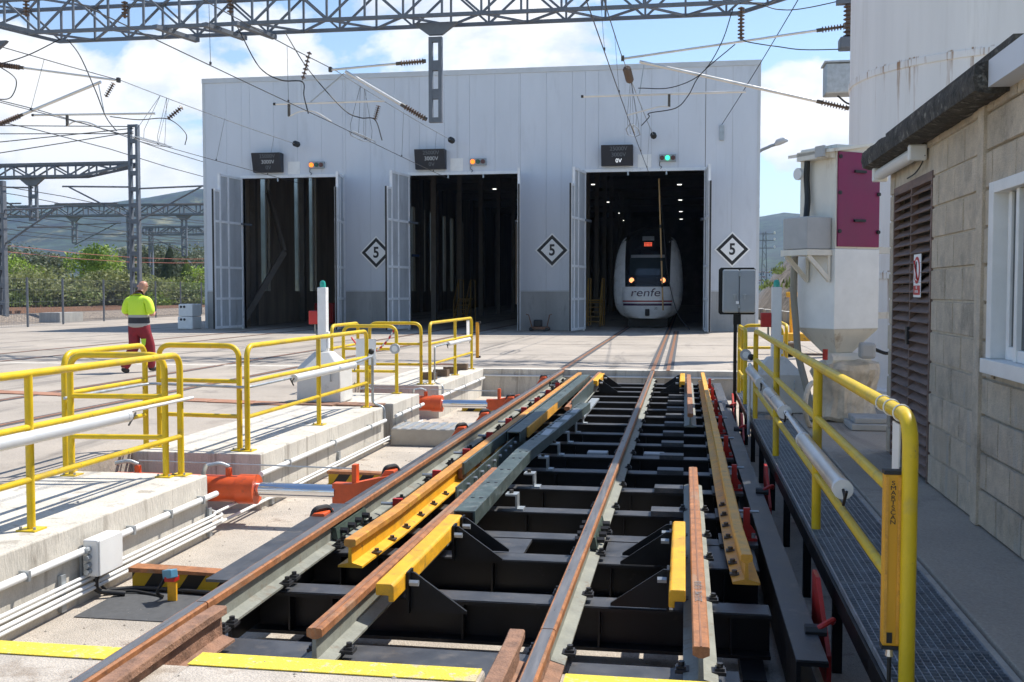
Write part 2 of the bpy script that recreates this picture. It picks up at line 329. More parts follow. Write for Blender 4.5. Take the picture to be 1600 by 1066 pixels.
def obj(name, b, m, parent=None, label=None, cat=None, group=None, kind=None, smooth=None, bevel=0):
    xs, ys, zs = zip(*b.v); c = Vector(((min(xs) + max(xs)) / 2, (min(ys) + max(ys)) / 2, min(zs)))
    b.v = [(x - c.x, y - c.y, z - c.z) for x, y, z in b.v]
    o = link(name, mesh(name, b, m, smooth), c, parent)
    if bevel:
        md = o.modifiers.new('bevel', 'BEVEL'); md.width = bevel; md.segments = 2; md.limit_method = 'ANGLE'; md.angle_limit = R(40)
    return tag(o, label, cat, group, kind)
def thing(name, label, cat, loc, group=None): return tag(link(name, None, loc), label, cat, group)
def struct(name, b, m, parent=None, **k): return obj(name, b, m, parent, kind=None if parent else 'structure', **k)
def dup(root, d, label=None):
    d = Vector(d)
    def cp(o, par):
        c = o.copy(); COL.objects.link(c); WL[c.name] = WL[o.name] + d
        if par is None: c.location = o.location + d
        else: c.parent = par
        for ch in o.children: cp(ch, c)
        return c
    r = cp(root, None)
    if label: r['label'] = label
    return r
def text(name, body, size, m, loc, rot, parent, align='CENTER', sx=1, ext=.002, shear=0, bold=0):
    cu = bpy.data.curves.new('t', 'FONT'); cu.body = body; cu.size = size; cu.align_x = align; cu.align_y = 'CENTER'; cu.extrude = ext; cu.shear = shear; cu.offset = bold
    t = bpy.data.objects.new('t', cu); COL.objects.link(t); me = bpy.data.meshes.new_from_object(t); bpy.data.objects.remove(t)
    me.name = name; me.materials.clear()
    for x in ml(m): me.materials.append(x)
    if sx != 1:
        for v in me.vertices: v.co.x *= sx
    return link(name, me, loc, parent, rot)
def wire(name, p, q, sag, r, label, m='wire', group='overhead wires', seg=14, parent=None):
    p, q = Vector(p), Vector(q); b = B()
    b.tube([p.lerp(q, k / seg) - Vector((0, 0, sag * 4 * (k / seg) * (1 - k / seg))) for k in range(seg + 1)], r, 5)
    return obj(name, b, m, parent, None if parent else label, None if parent else 'wire', None if parent else group, smooth=60)
# ================================================================== ground, yard, pit
b = B(); b.box(-5000, -300, -1.2, 5000, 6000, -.70); struct('ground', b, 'earth')
b = B(); b.box(-5.4, 4.4, -.69, 2.0, 20.06, -.52); struct('pit_floor', b, 'pit_floor')
XE, YE = -3.84, 20.06
def slab(name, poly, z0, z1, m, bev=.012, parent=None):
    b = B(); b.prism(poly, (0, 0, z0), (1, 0, 0), (0, 1, 0), (0, 0, z1 - z0)); return struct(name, b, m, parent, bevel=bev)
# yard left of the pit with its notches for the hydraulic rams (edge kerb blocks are real steps)
slab('yard_left', [(-29.5, -6), (-5.12, -6), (-5.12, YE), (-29.5, YE)], -.69, -.004, 'yard', 0)
slab('pit_wall_block', [(-5.12, 2.0), (XE, 2.0), (XE, 8.06), (-5.12, 8.06)], -.69, 0, 'concrete')
slab('pit_wall_block', [(-5.12, 9.16), (XE, 9.16), (XE, 13.18), (-5.12, 13.18)], -.69, 0, 'concrete')
slab('pit_wall_block', [(-5.12, 13.64), (XE, 13.64), (XE, 15.05), (-5.12, 15.05)], -.69, -.006, 'concrete')
slab('pit_wall_block', [(-5.12, 16.29), (XE, 16.29), (XE, YE), (-5.12, YE)], -.69, 0, 'concrete')
slab('yard', [(-29.5, YE + .25), (40, YE + .25), (40, 160), (-29.5, 160)], -.69, -.004, 'yard', 0)
slab('pit_end_wall', [(-29.5, YE), (1.32, YE), (1.32, YE + .25), (-29.5, YE + .25)], -.69, .002, 'concrete', .02)
slab('yard_right', [(1.32, 1.0), (30, 1.0), (30, YE + .25), (1.32, YE + .25)], -.69, -.004, 'yard', .01)
# near apron with rail slots
ZA = -.06
for x0, x1 in ((-5.0, -2.40), (-2.04, -.80), (-.47, 1.3)):
    ap = slab('apron', [(x0, -4), (x1, -4), (x1, 4.22), (x0, 4.22)], -.69, ZA, 'apron', .015)
    b = B(); b.box(x0 + .004, 4.06, ZA + .003, x1 - .012, 4.205, ZA + .007); obj('painted_line', b, 'line_yellow', ap)
b = B(); b.box(-2.40, -4, -.69, -2.04, 4.1, -.078); b.box(-.80, -4, -.69, -.47, 4.1, -.078); struct('apron_slot', b, 'apron')
# slab joints in the yard
b = B()
for y in (24.6, 29.6, 34.4): b.box(-29, y, -.0035, 12, y + .018, -.001)
for x in (-24, -19.5, -11.9, -5.15, 3.2): b.box(x, 20.5, -.0032, x + .018, 39.5, -.0008)
for x in (-11.9, -18): b.box(x, 0, -.0032, x + .018, 20, -.0008)
struct('yard_joint', b, 'mat_dark')
# embedded rails in the yard: three tracks running to the shed doors
def yard_rail(x, y0, y1):
    o = thing('embedded_rail', '', 'rail', (x, y0, 0), 'rails set flush in the yard concrete')
    b = B(); b.box(x - .10, y0, -.003, x + .10, y1, .001); obj('flange_groove', b, 'mat_dark', o)
    b = B(); b.box(x - .034, y0, -.002, x + .034, y1, .006); obj('rail_head', b, 'rust_dark', o)
    return o
for x, y0, lb in ((-2.30, YE, 'flush left rail of the track leading to the train in the shed'), (-.59, YE, 'flush right rail of the track leading to the train in the shed'),
              (-9.27, -4, 'flush left rail of the yard track leading to the middle shed door'), (-7.55, -4, 'flush right rail of the yard track leading to the middle shed door'),
              (-16.17, -4, 'flush left rail of the yard track leading to the left shed door'), (-14.43, -4, 'flush right rail of the yard track leading to the left shed door')):
    yard_rail(x, y0, 120)['label'] = lb
yard_rail(-.30, YE, 40)['label'] = 'second flush rail beside the right rail before the right shed door'
# rusty cable-trench covers across the yard
tr = thing('trench_cover', 'long row of rusty brown trench cover plates across the yard', 'cover', (-5, 13.4, 0))
for k in range(14):
    x1 = -3.9 - k * .62; b = B(); b.fr((x1 - .6, 13.23 + (k * .62) * .0 + max(0, k - 2) * .115, -.002), (.6, -.09, 0), (0, .34, 0), (0, 0, .012 if k > 1 else .02))
    pl = obj('plate', b, 'rust_old' if k < 2 else 'rust_plate', tr)
b = B(); b.box(-6.2, 20.9, -.003, -4.6, 21.25, .008); obj('steel_cover', b, 'rust_plate', label='flat rusty cover plate on the yard by the far end of the pit', cat='cover')
# ================================================================== depot shed
SX0, SX1, SY, SH = -19.05, 2.68, 40.0, 9.95
DO = [(-17.42, -13.24), (-10.57, -6.27), (-3.74, .72)]
shed = thing('depot_shed', 'large pale grey metal clad train depot with three tall open doorways', 'depot', (-8.2, SY, 0))
DH = 5.97; DZ = 1.5
edges = [SX0 + (SX1 - SX0) * k / 22 for k in range(23)]
def cut(x0, x1):     # split an interval at door jambs
    xs = sorted({x0, x1, *[q for d in DO for q in d if x0 < q < x1]}); return list(zip(xs, xs[1:]))
b = B(); b.box(SX0 + .02, SY + .06, 0, DO[0][0], SY + .3, SH - .1); b.box(DO[0][1], SY + .06, 0, DO[1][0], SY + .3, SH - .1); b.box(DO[1][1], SY + .06, 0, DO[2][0], SY + .3, SH - .1)
b.box(DO[2][1], SY + .06, 0, SX1 - .02, SY + .3, SH - .1)
for a, c in DO: b.box(a - .001, SY + .06, DH, c + .001, SY + .3, SH - .1)
obj('front_wall', b, 'shed_in', shed)
for x0, x1 in zip(edges, edges[1:]):
    for a, c in cut(x0, x1):
        if c - a < .02: continue
        door = any(d0 <= (a + c) / 2 <= d1 for d0, d1 in DO)
        zb = DH + .12 if door else DZ + .03
        b = B(); b.box(a + .003, SY, zb, c - .003, SY + .058, SH - .19); obj('cladding_panel', b, 'cladding', shed)
        if not door:
            b = B(); b.box(a + .003, SY + .012, 0, c - .003, SY + .055, DZ); obj('dado_panel', b, 'shed_concrete', shed)
for a, c in ((SX0, DO[0][0]), (DO[0][1], DO[1][0]), (DO[1][1], DO[2][0]), (DO[2][1], SX1)): b = B(); b.box(a, SY - .02, DZ - .02, c, SY + .05, DZ + .028); obj('drip_flashing', b, 'cladding_trim', shed)

b = B(); b.box(SX0 - .02, SY - .03, SH - .188, SX1 + .02, SY + .35, SH); obj('roof_flashing', b, 'cladding_trim', shed)
b = B(); b.box(SX0 - .012, SY - .012, 0, SX0 + .10, SY + .2, SH - .19); obj('corner_flashing', b, 'cladding_trim', shed)
b = B(); b.box(SX1 - .10, SY - .012, 0, SX1 + .012, SY + .2, SH - .19); obj('corner_flashing', b, 'cladding_trim', shed)
for a, c in DO:
    b = B(); b.box(a - .05, SY - .05, DH, c + .05, SY + .29, DH + .115); obj('lintel', b, 'door_frame', shed)
    for x in (a, c):
        s = 1 if x == c else -1
        b = B(); b.box(x, SY - .03, 0, x + s * .07, SY + .28, DH - .004); obj('jamb', b, 'door_frame', shed)
    for q in (.36, .68):
        b = B(); b.tube([(a + (c - a) * q, SY - .03, DH - .004), (a + (c - a) * q, SY - .03, DH - .14)], .035, 8); obj('door_bolt', b, 'galv', shed)
# roof and side walls
YB = 118
b = B(); b.box(SX0 + .02, SY + .3, SH - .35, SX1 - .02, YB, SH - .15); obj('roof', b, 'shed_in', shed)
b = B(); b.box(SX1 - .25, SY + .301, 0, SX1 - .02, YB, SH - .351); obj('side_wall', b, 'shed_in', shed)
b = B(); b.box(SX0 + .3, YB - .3, 0, SX1 - .26, YB, SH - .351); obj('back_wall', b, 'shed_in', shed)
wins = [45.15, 49.3, 51.35, 55.5, 59.0, 61.2, 65.3, 67.6, 71.6, 74.5, 77.1, 81.3, 84.0, 88, 92]
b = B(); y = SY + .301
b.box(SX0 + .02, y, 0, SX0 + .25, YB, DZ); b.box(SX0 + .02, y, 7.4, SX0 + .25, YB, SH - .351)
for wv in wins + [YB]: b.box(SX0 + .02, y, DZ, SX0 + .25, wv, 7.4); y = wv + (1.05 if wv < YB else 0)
obj('side_wall', b, 'bay_wall_lit', shed)
for wv in wins:
    b = B(); b.box(SX0 + .10, wv, DZ, SX0 + .13, wv + 1.05, 7.4); obj('strip_window', b, 'strip_window', shed)
for k, y in enumerate(range(44, 110, 6)):
    for x in (SX0 + .4, -12.0, -5.1, SX1 - .45):
        if x in (-12.0, -5.1) and k < 1: continue
        b = B(); b.box(x - .12, y - .15, 0, x + .12, y + .15, SH - .36); obj('column', b, 'shed_col', shed)
for k in range(8):
    y = 46 + k * 8; b = B(); b.box(SX0 + .3, y, SH - .9, SX1 - .3, y + .2, SH - .36); obj('roof_beam', b, 'shed_col', shed)
b = B(); b.bar((-18.4, 42, .1), (-17.1, 43.6, 3.2), .12, .25); b.bar((-17.1, 43.6, 3.2), (-18.3, 44.8, 5.9), .12, .25); obj('brace', b, 'shed_col', shed)
# hinged leaves
def leaf(hx, fx, fy, s):   # s: +1 the leaf hangs on a left jamb
    h = Vector((hx, SY - .05, .06)); fv = Vector((fx, fy, .06)); d = fv - h; L = d.length; d.normalize(); nrm = Vector((-d.y, d.x, 0)) * (1 if s > 0 else -1)
    b = B(); Hh = DH - .04
    o = link('door_leaf', None, h, shed)
    prof = [(0, 0), (L, 0), (L, Hh - .62), (L - .42, Hh - .62), (L - .42, Hh), (0, Hh)]
    b.prism(prof, h - nrm * .02, d, (0, 0, 1), nrm * .04); obj('sheet', b, 'door_panel', o)
    def fbar(a0, z0, a1, z1, w=.09, t=.05):
        q = B(); q.bar(h + d * a0 + Vector((0, 0, z0)), h + d * a1 + Vector((0, 0, z1)), t * 2, w, up=nrm.cross(d) if z0 == z1 else d)
        return q
    segs = [(0, .05, L, .05), (0, Hh - .05, L - .42, Hh - .05), (L - .42, Hh - .66, L, Hh - .66), (0, 1.15, L, 1.15), (0, 2.35, L, 2.35), (0, 4.1, L, 4.1)]
    for g in segs: obj('frame_rail', fbar(*g), 'door_frame', o)
    for a0, z1 in ((.05, Hh), (L - .05, Hh - .62), (L - .46, Hh), (L * .5, Hh)):
        q = B(); q.fr(h + d * (a0 - .045) - nrm * .045, d * .09, nrm * .09, Vector((0, 0, z1))); obj('frame_stile', q, 'door_frame', o)
    q = B(); q.fr(h + d * L - nrm * .03, d * .035, nrm * .06, Vector((0, 0, Hh - .62))); obj('rubber_edge', q, 'black_rubber', o)
    q = B(); q.fr(h + d * .2 + nrm * .06 + Vector((0, 0, 4.06)), d * -.75, nrm * .07, Vector((0, 0, .08))); obj('hold_open_bar', q, 'grey_steel', o)
for (a, c), la, ra in zip(DO, (-7, -9, -9), (11, 9, 4)):
    for hx, an, s in ((a, la, 1), (c, ra, -1)):
        leaf(hx, hx + 2.1 * math.sin(R(an)), SY - .05 - 2.1 * math.cos(R(an)), s)
# things fixed to the facade
volts = [(-16.27, 'left', 1), (-9.68, 'middle', 1), (-2.53, 'right', 2)]
for x, wh, on in volts:
    o = thing('voltage_display', f'black box display of voltages above the {wh} shed door', 'display', (x, SY, 6.17), 'voltage displays over the doors')
    b = B(); b.prism([(0, 0), (-.22, 0), (-.42, .74), (0, .74)], (x - .59, SY - .003, 6.18), (0, 1, 0), (0, 0, 1), (1.18, 0, 0)); obj('housing', b, 'display_black', o)
    an = math.atan2(.20, .74)
    for k, s in enumerate(('25000V', '3000V', '0V')):
        z = 6.18 + .60 - k * .215; yy = SY - .003 - .22 - .20 * (z - 6.18) / .74 - .006
        text('lettering', s, .21, 'led_on' if (wh == 'right' and k == 2) else 'led_mid' if (wh != 'right' and k == 1) else 'led_off', (x + .06, yy, z), (R(90) + an, 0, 0), o, ext=.001)
    xp = {'left': -15.25, 'middle': -8.69, 'right': -1.52}[wh]
    b = B(); b.box(xp - .25, SY - .014, 6.10, xp + .25, SY - .002, 6.60); obj('blank_plate', b, 'white_paint', label=f'blank white plate right of the voltage display, {wh} shed door', cat='plate', group='blank plates over the doors')
    xs = {'left': -14.29, 'middle': -7.84, 'right': -.67}[wh]
    o = thing('signal_light', f'three lamp signal box over the {wh} shed door, ' + ('green lamp lit' if wh == 'right' else 'orange lamp lit'), 'signal', (xs, SY, 6.3), 'signal boxes over the doors')
    b = B(); b.box(xs - .31, SY - .12, 6.31, xs + .31, SY - .002, 6.57); obj('housing', b, 'cabinet_grey', o)
    for k, mm in enumerate(('lamp_orange', 'lens_green', 'lens_dark') if wh != 'right' else ('lens_dark', 'lamp_green', 'lens_dark')):
        b = B(); b.tube([(xs - .20 + k * .2, SY - .118, 6.44), (xs - .20 + k * .2, SY - .17, 6.44)], .085, 14); obj('lamp', b, mm, o)
    b = B(); b.tube(spline([(xs - .28, SY - .05, 6.31), (xs - .3, SY - .05, 6.18), (xs - .22, SY - .05, 6.12), (xs - .26, SY - .05, 6.05)]), .012, 5); obj('cable', b, 'cable', o)
for x, z, lb in ((-11.91, 3.0, 'white diamond sign with number 5, partly behind the middle door leaf'), (-4.99, 3.05, 'white diamond sign with number 5 between the middle and right doors'), (1.72, 3.04, 'white diamond sign with number 5 at the right end of the shed')):
    o = thing('diamond_sign', lb, 'sign', (x, SY, z - .66), 'number 5 diamond signs')
    def dia(r, y0, y1): q = B(); q.prism([(0, -r), (r, 0), (0, r), (-r, 0)], (x, y0, z), (1, 0, 0), (0, 0, 1), (0, y1 - y0, 0)); return q
    obj('plate', dia(.66, SY - .03, SY - .002), 'sign_white', o); obj('black_border', dia(.585, SY - .036, SY - .031), 'sign_black', o); obj('white_field', dia(.43, SY - .042, SY - .037), 'sign_white', o)
    text('number', '5', .58, 'sign_black', (x, SY - .045, z - .01), (R(90), 0, 0), o, sx=.85, bold=.016)
# wall anchors of the catenary
def disc_insulator(b, p, q, r0, r1, n):
    p, q = Vector(p), Vector(q); pts = []; rs = []
    for k in range(n):
        for t, r in ((.08, r0), (.35, r1), (.55, r1 * .9), (.62, r0)): pts.append(p.lerp(q, (k + t) / n)); rs.append(r)
    b.tube([p] + pts + [q], [r0] + rs + [r0], 8)
# interior things
for x, y, sgn, lb in ((-11.0, 51, 1, 'rusty yellow access stair with platform inside the middle door'), (-4.1, 45.5, 1, 'rusty yellow access stair inside the right door, left of the train'), (.9, 50, 1, 'rusty yellow access stair inside the right door, right of the train')):
    o = thing('access_stair', lb, 'stair', (x, y, 0), 'access stairs in the shed')
    for s in (0, .6):
        b = B(); b.bar((x + s, y - 1.2, 0), (x + s, y, 1.1), .05, .12); obj('stringer', b, 'stair_yellow', o)
        b = B(); b.tube([(x + s, y - 1.2, .9), (x + s, y, 2.05), (x + s, y + 1.2, 2.05)], .025, 6); obj('handrail', b, 'stair_yellow', o)
        for yy in (y - 1.15, y + .02, y + 1.15): b = B(); b.tube([(x + s, yy, 0), (x + s, yy, .95 if yy < y - 1 else 2.05)], .03, 6); obj('post', b, 'stair_yellow', o)
    for k in range(5): b = B(); b.box(x, y - 1.2 + k * .24, .2 + k * .2, x + .6, y - 1.0 + k * .24, .23 + k * .2); obj('tread', b, 'stair_yellow', o)
    b = B(); b.box(x, y, 1.08, x + .6, y + 1.2, 1.13); obj('platform', b, 'stair_yellow', o)
o = thing('workshop_crane', 'dark blue column with horizontal arm inside the left door', 'crane', (-15.3, 49, 0))
b = B(); b.tube([(-15.6, 49, 0), (-15.6, 49, 3.2)], .11, 10); obj('column', b, 'blue_steel', o)
b = B(); b.tube(fillet([(-15.6, 49, 3.15), (-15.6, 49, 3.3), (-12.6, 49.5, 3.2)], .1), .06, 8); obj('arm', b, 'blue_steel', o)
b = B(); b.box(-17.0, 47, 0, -16.1, 47.7, .95); obj('tool_cabinet', b, 'red', label='red tool cabinet inside the left door', cat='cabinet', bevel=.03)
o = thing('work_lamp', 'round work lamp hanging inside the left shed door', 'lamp', (-15.9, 55, 4.2))
b = B(); b.lathe([(.05, .55), (.30, .35), (.42, .12), (.40, .05), (.05, 0)], (-15.9, 55, 4.3), 16); obj('shade', b, 'grey_steel', o, smooth=40)
b = B(); b.tube([(-15.9, 55, 4.7), (-15.9, 55, 8.8)], .03, 6); obj('rod', b, 'grey_steel', o)
for x, y, z in ((-6.0, 70, 8.5), (-6.0, 84, 8.5), (-6.0, 96, 8.5), (-6.0, 106, 8.5), (-.4, 71, 8.5), (-.4, 83, 8.5), (-.4, 95, 8.5), (-.4, 105, 8.5), (-12.6, 70, 8.3), (-11.6, 85, 8.3)):
    o = thing('ceiling_lamp', f'small lit roof lamp, {("first", "second", "third", "fourth")[int(y > 80) + int(y > 90) + int(y > 100)]} back in the {"right row over the train" if x > -2 else "left row of the right bay" if x > -8 else "middle bay"}', 'lamp', (x, y, z), 'lit lamps under the shed roof')
    b = B(); b.box(x - .14, y - .08, z, x + .14, y + .08, z + .04); obj('diffuser', b, 'ceiling_lamp', o)
    b = B(); b.box(x - .22, y - .12, z + .051, x + .22, y + .12, z + .13); obj('housing', b, 'grey_steel', o)
    b = B(); b.tube([(x, y, z + .151), (x, y, 9.6)], .015, 5); obj('rod', b, 'grey_steel', o)
o = thing('rail_jack', 'small dark rusty rail jack machine against the shed wall', 'machine', (-5.4, 39.5, 0))
b = B(); b.box(-5.75, 39.3, .05, -5.05, 39.7, .16); obj('base', b, 'rust_old', o, bevel=.02)
b = B(); b.box(-5.62, 39.4, .161, -5.3, 39.62, .42); obj('engine', b, 'bolt_black', o, bevel=.04)
for x, a in ((-5.70, -.12), (-5.12, .1)): b = B(); b.tube([(x, 39.5, .161), (x + a, 39.5, .6), (x + a * 1.8, 39.5, .62)], .022, 6); obj('handle', b, 'rust_old', o)
for x in (-5.7, -5.1):
    for y in (39.25, 39.75): b = B(); b.tube([(x, y - .03, .07), (x, y + .03, .07)], .07, 10); obj('wheel', b, 'bolt_black', o)
for z, xo, lb in ((0, 0, 'lower white plastic crate of the two stacked beside the shed'), (.50, .04, 'upper white plastic crate of the two stacked beside the shed')):
    o = thing('crate', lb, 'crate', (-19.5, 39.4, z))
    b = B(); b.box(-19.75 + xo, 39.0, z, -19.12, 39.8, z + .49); obj('body', b, 'white_paint', o, bevel=.03)
    for q in (0, 1): b = B(); b.tube([(-19.6 + q * .14, 38.985, z + .38), (-19.6 + q * .14, 39.0, z + .38)], .05, 10); obj('hole', b, 'bolt_black', o)
# ================================================================== train
TY = 43.0
HW = [(.39, .80), (.47, 1.05), (.7, 1.25), (1.0, 1.36), (1.5, 1.40), (2.1, 1.40), (2.7, 1.36), (3.2, 1.27), (3.6, 1.12), (3.9, .88), (4.1, .55), (4.17, .2)]
def lerp_t(T, z):
    if z <= T[0][0]: return T[0][1]
    for (a, va), (c, vc) in zip(T, T[1:]):
        if z <= c: return va + (vc - va) * (z - a) / (c - a)
    return T[-1][1]
def nose_y(x, z):
    u = min(1, abs(x) / lerp_t(HW, z)); s = max(0, z - 1.1)
    return TY + .85 * u ** 3.2 + .16 * s ** 2.0 + .25 * max(0, .9 - z)
train = thing('train', 'white passenger train with dark windscreen and lit headlights inside the right door', 'train', (-1.5, TY, 0))
NU = 24; zz = [.39, .43, .5, .6, .75, .95, 1.2, 1.5, 1.8, 2.1, 2.4, 2.7, 3.0, 3.2, 3.4, 3.6, 3.75, 3.9, 4.02, 4.1, 4.17]
b = B(); vs = []
for z in zz:
    hw = lerp_t(HW, z); row = [(-1.5 + hw * (-1 + 2 * k / NU), nose_y(hw * (-1 + 2 * k / NU), z), z) for k in range(NU + 1)]
    vs += [(-1.5 - hw, 68, z)] + row + [(-1.5 + hw, 68, z)]
W_ = NU + 3; fs = [(i * W_ + k, i * W_ + k + 1, (i + 1) * W_ + k + 1, (i + 1) * W_ + k) for i in range(len(zz) - 1) for k in range(W_ - 1)]
fs.append(tuple(range((len(zz) - 1) * W_, len(zz) * W_))); fs.append(tuple(range(W_ - 1, -1, -1)))
b.add(vs, fs); b.mi = [1 if sum(vs[i][2] for i in f) / len(f) > 3.62 and abs(sum(vs[i][0] for i in f) / len(f) + 1.5) < .98 else 0 for f in fs]; obj('body', b, ('train_white', 'train_dark'), train, smooth=50)
def patch(fx, z0, z1, off, nx=12, nz=14):
    q = B(); vs = []
    for i in range(nz + 1):
        z = z0 + (z1 - z0) * i / nz; x0, x1 = fx(z)
        for k in range(nx + 1): x = x0 + (x1 - x0) * k / nx; vs.append((-1.5 + x, nose_y(x, z) - off, z))
    n = len(vs); vs += [(x, y + off * .8, z) for x, y, z in vs]; W = nx + 1
    fs = [(i * W + k, i * W + k + 1, (i + 1) * W + k + 1, (i + 1) * W + k) for i in range(nz) for k in range(nx)]
    fs += [(i * W, (i + 1) * W, n + (i + 1) * W, n + i * W) for i in range(nz)] + [((i + 1) * W - 1, n + (i + 1) * W - 1, n + (i + 2) * W - 1, (i + 2) * W - 1) for i in range(nz)]
    fs += [(k + 1, k, n + k, n + k + 1) for k in range(nx)] + [(nz * W + k, nz * W + k + 1, n + nz * W + k + 1, n + nz * W + k) for k in range(nx)]
    q.add(vs, fs); return q
obj('windscreen_mask', patch(lambda z: (-.9 - .02 * (z - 1.7), .9 + .02 * (z - 1.7)) if z < 3.7 else (-.94 + .9 * (z - 3.7), .94 - .9 * (z - 3.7)), 1.68, 4.14, .02), 'train_dark', train, smooth=60)
obj('windscreen', patch(lambda z: (-.72, .72), 2.15, 3.02, .028), 'glass', train, smooth=60)
obj('sun_blind', patch(lambda z: (-.68, .68), 2.86, 2.98, .034, nz=2), 'train_grey', train)
obj('headlight_bar', patch(lambda z: (-.42, .42), 1.76, 2.06, .028, nz=3), 'display_black', train)
for s, mm in ((-1, 'head_lamp'), (1, 'head_lamp')):
    y = nose_y(.63, 1.94); b = B(); b.tube([(-1.5 + s * .63, y + .02, 1.94), (-1.5 + s * .63, y - .03, 1.94)], .15, 16); hl = obj('headlight', b, 'sign_black', train)
    b = B(); b.tube([(-1.5 + s * .63, y - .031, 1.94), (-1.5 + s * .63, y - .045, 1.94)], .10, 16); obj('lens', b, mm, hl)
obj('top_lamp', patch(lambda z: (-.24, .24), 3.58, 3.76, .03, nz=3), 'train_grey', train)
for i in range(3):
    for k in range(6): b = B(); z = 3.34 + i * .06; b.box(-1.66 + k * .055, nose_y(0, z) - .034, z, -1.62 + k * .055, nose_y(0, z) - .022, z + .035); obj('led', b, 'led_red', train)
obj('front_panel', patch(lambda z: (-1.02 + .25 * max(0, .8 - z), 1.02 - .25 * max(0, .8 - z)), .55, 1.66, .012), 'train_white', train, smooth=60)
obj('red_stripe', patch(lambda z: (-1.0, 1.0), 1.06, 1.12, .018, nz=1), 'train_red', train)
obj('purple_stripe', patch(lambda z: (-.98, .98), .91, 1.00, .018, nz=1), 'train_purple', train)
for s in (-1, 1): obj('corner_lamp', patch(lambda z: tuple(sorted((s * 1.05, s * 1.26))), .98, 1.28, .02, nz=3, nx=4), 'sign_white', train)
b = B(); b.box(-1.58, TY - .05, .5, -1.40, TY + .4, .78); obj('coupler', b, 'black_rubber', train, bevel=.03)
b = B(); b.box(-2.3, TY + .9, .02, -.7, TY + 3, .38); obj('bogie', b, 'black_steel', train)
text('logo', 'renfe', .46, 'train_purple', (-1.58, nose_y(0, 1.42) - .03, 1.43), (R(90), 0, 0), train, sx=1.25, shear=.15)
text('number', '33', .13, 'sign_black', (-1.15, nose_y(.35, .78) - .03, .80), (R(90), 0, 0), train)
o = thing('earthing_pole', 'long yellow earthing pole hung from the wire before the train', 'pole', (-.9, 41.6, .75))
b = B(); b.tube([(-1.02, 41.5, 5.85), (-.83, 41.5, .75)], .03, 8); obj('rod', b, 'pole_wood', o)
for t_ in (.35, .6, .8): b = B(); p = Vector((-1.02, 41.5, 5.85)).lerp(Vector((-.83, 41.5, .75)), t_); b.tube([p, p - Vector((0, 0, .12))], .038, 8); obj('collar', b, 'cable', o)
b = B(); b.tube(spline([(-1.02, 41.5, 5.8), (-.85, 41.6, 4.2), (-.7, 41.7, 2.4), (-.45, 41.6, 1.2), (-.2, 41.4, .5), (.2, 41.2, .02)]), .018, 6); obj('cable', b, 'cable', o)
# ================================================================== block hut on the right
HX = 1.88
hut = thing('block_hut', 'low concrete block hut with brown louvred door and white window', 'hut', (HX, 7, 0))
hw_ = obj('wall', (lambda q: (q.box(HX + .014, 1.5, 0, HX + .25, 5.55, 2.86), q.box(HX + .014, 5.55, 0, HX + .25, 6.88, 1.0), q.box(HX + .014, 5.55, 2.16, HX + .25, 6.88, 2.86), q.box(HX + .014, 6.88, 0, HX + .25, 8.60, 2.86), q.box(HX + .24, 5.4, .9, HX + .26, 7.2, 2.3), q.box(HX + .014, 10.12, 0, HX + .25, 10.32, 2.86), q.box(HX + .014, 8.60, 2.44, HX + .25, 10.12, 2.86), q.box(HX + .25, 10.1, 0, 6.5, 10.319, 2.86), q)[-1])(B()), 'mortar', hut)
WY0, WY1, WZ0, WZ1 = 5.55, 6.88, 1.0, 2.16
opens = [(8.60, 10.12, 0, 2.44), (WY0, WY1, WZ0, WZ1)]
cache = {}
CH, BL = .238, .48
for r in range(12):
    z0 = r * CH + .006; z1 = min((r + 1) * CH - .006, 2.85); y = 3.6 + (0 if r % 2 else BL / 2)
    while y < 10.31:
        ivs = [(y + .006, min(y + BL - .006, 10.32))]
        if y < 7.20 < y + BL: ivs = [(y + .006, 7.194), (7.206, y + BL - .006)]
        for oy0, oy1, oz0, oz1 in opens:
            if z1 > oz0 + .02 and z0 < oz1 - .02:
                nv = []
                for a, c in ivs:
                    if c <= oy0 or a >= oy1: nv.append((a, c)); continue
                    if a < oy0 - .03: nv.append((a, oy0))
                    if c > oy1 + .03: nv.append((oy1, c))
                ivs = nv
        for a, c in ivs:
            if c - a < .03: continue
            key = (round(c - a, 3), round(z1 - z0, 3))
            if key not in cache:
                q = B(); l, h = key; q.add([(.016, 0, 0), (.016, l, 0), (.016, l, h), (.016, 0, h), (0, .006, .006), (0, l - .006, .006), (0, l - .006, h - .006), (0, .006, h - .006)],
                      [(5, 4, 7, 6)[::1], (0, 4, 5, 1)[::-1], (1, 5, 6, 2)[::-1], (2, 6, 7, 3)[::-1], (3, 7, 4, 0)[::-1]]); cache[key] = mesh('block', q, 'block')
            link('block', cache[key], (HX + random.uniform(-.003, .004) - (.012 if y < 7.2 else 0), a, z0), hw_)
        y += BL
b = B(); b.box(HX - .03, 7.10, .0, HX + .013, 7.24, 2.72); obj('pilaster', b, 'block', hut)
b = B(); b.box(HX - .05, 6.45, 2.861, 6.5, 10.32, 2.96); obj('roof', b, 'mossy', hut)
b = B(); pts = []
ny = 60
for i in range(ny + 1):     # lumpy mossy coping
    y = 6.62 + (10.62 - 6.62) * i / ny
    for k in range(10):
        a = 2 * math.pi * k / 10; rr = .115 * (1 + .10 * noise.noise(Vector((k * .7, y * 3, 1))) + .07 * noise.noise(Vector((k * 1.7, y * 11, 4)))); pts.append((HX - .10 + max(-.12, min(.12, rr * 1.15 * math.cos(a))), y, 2.75 + max(-.092, min(.098, rr * 1.1 * math.sin(a)))))
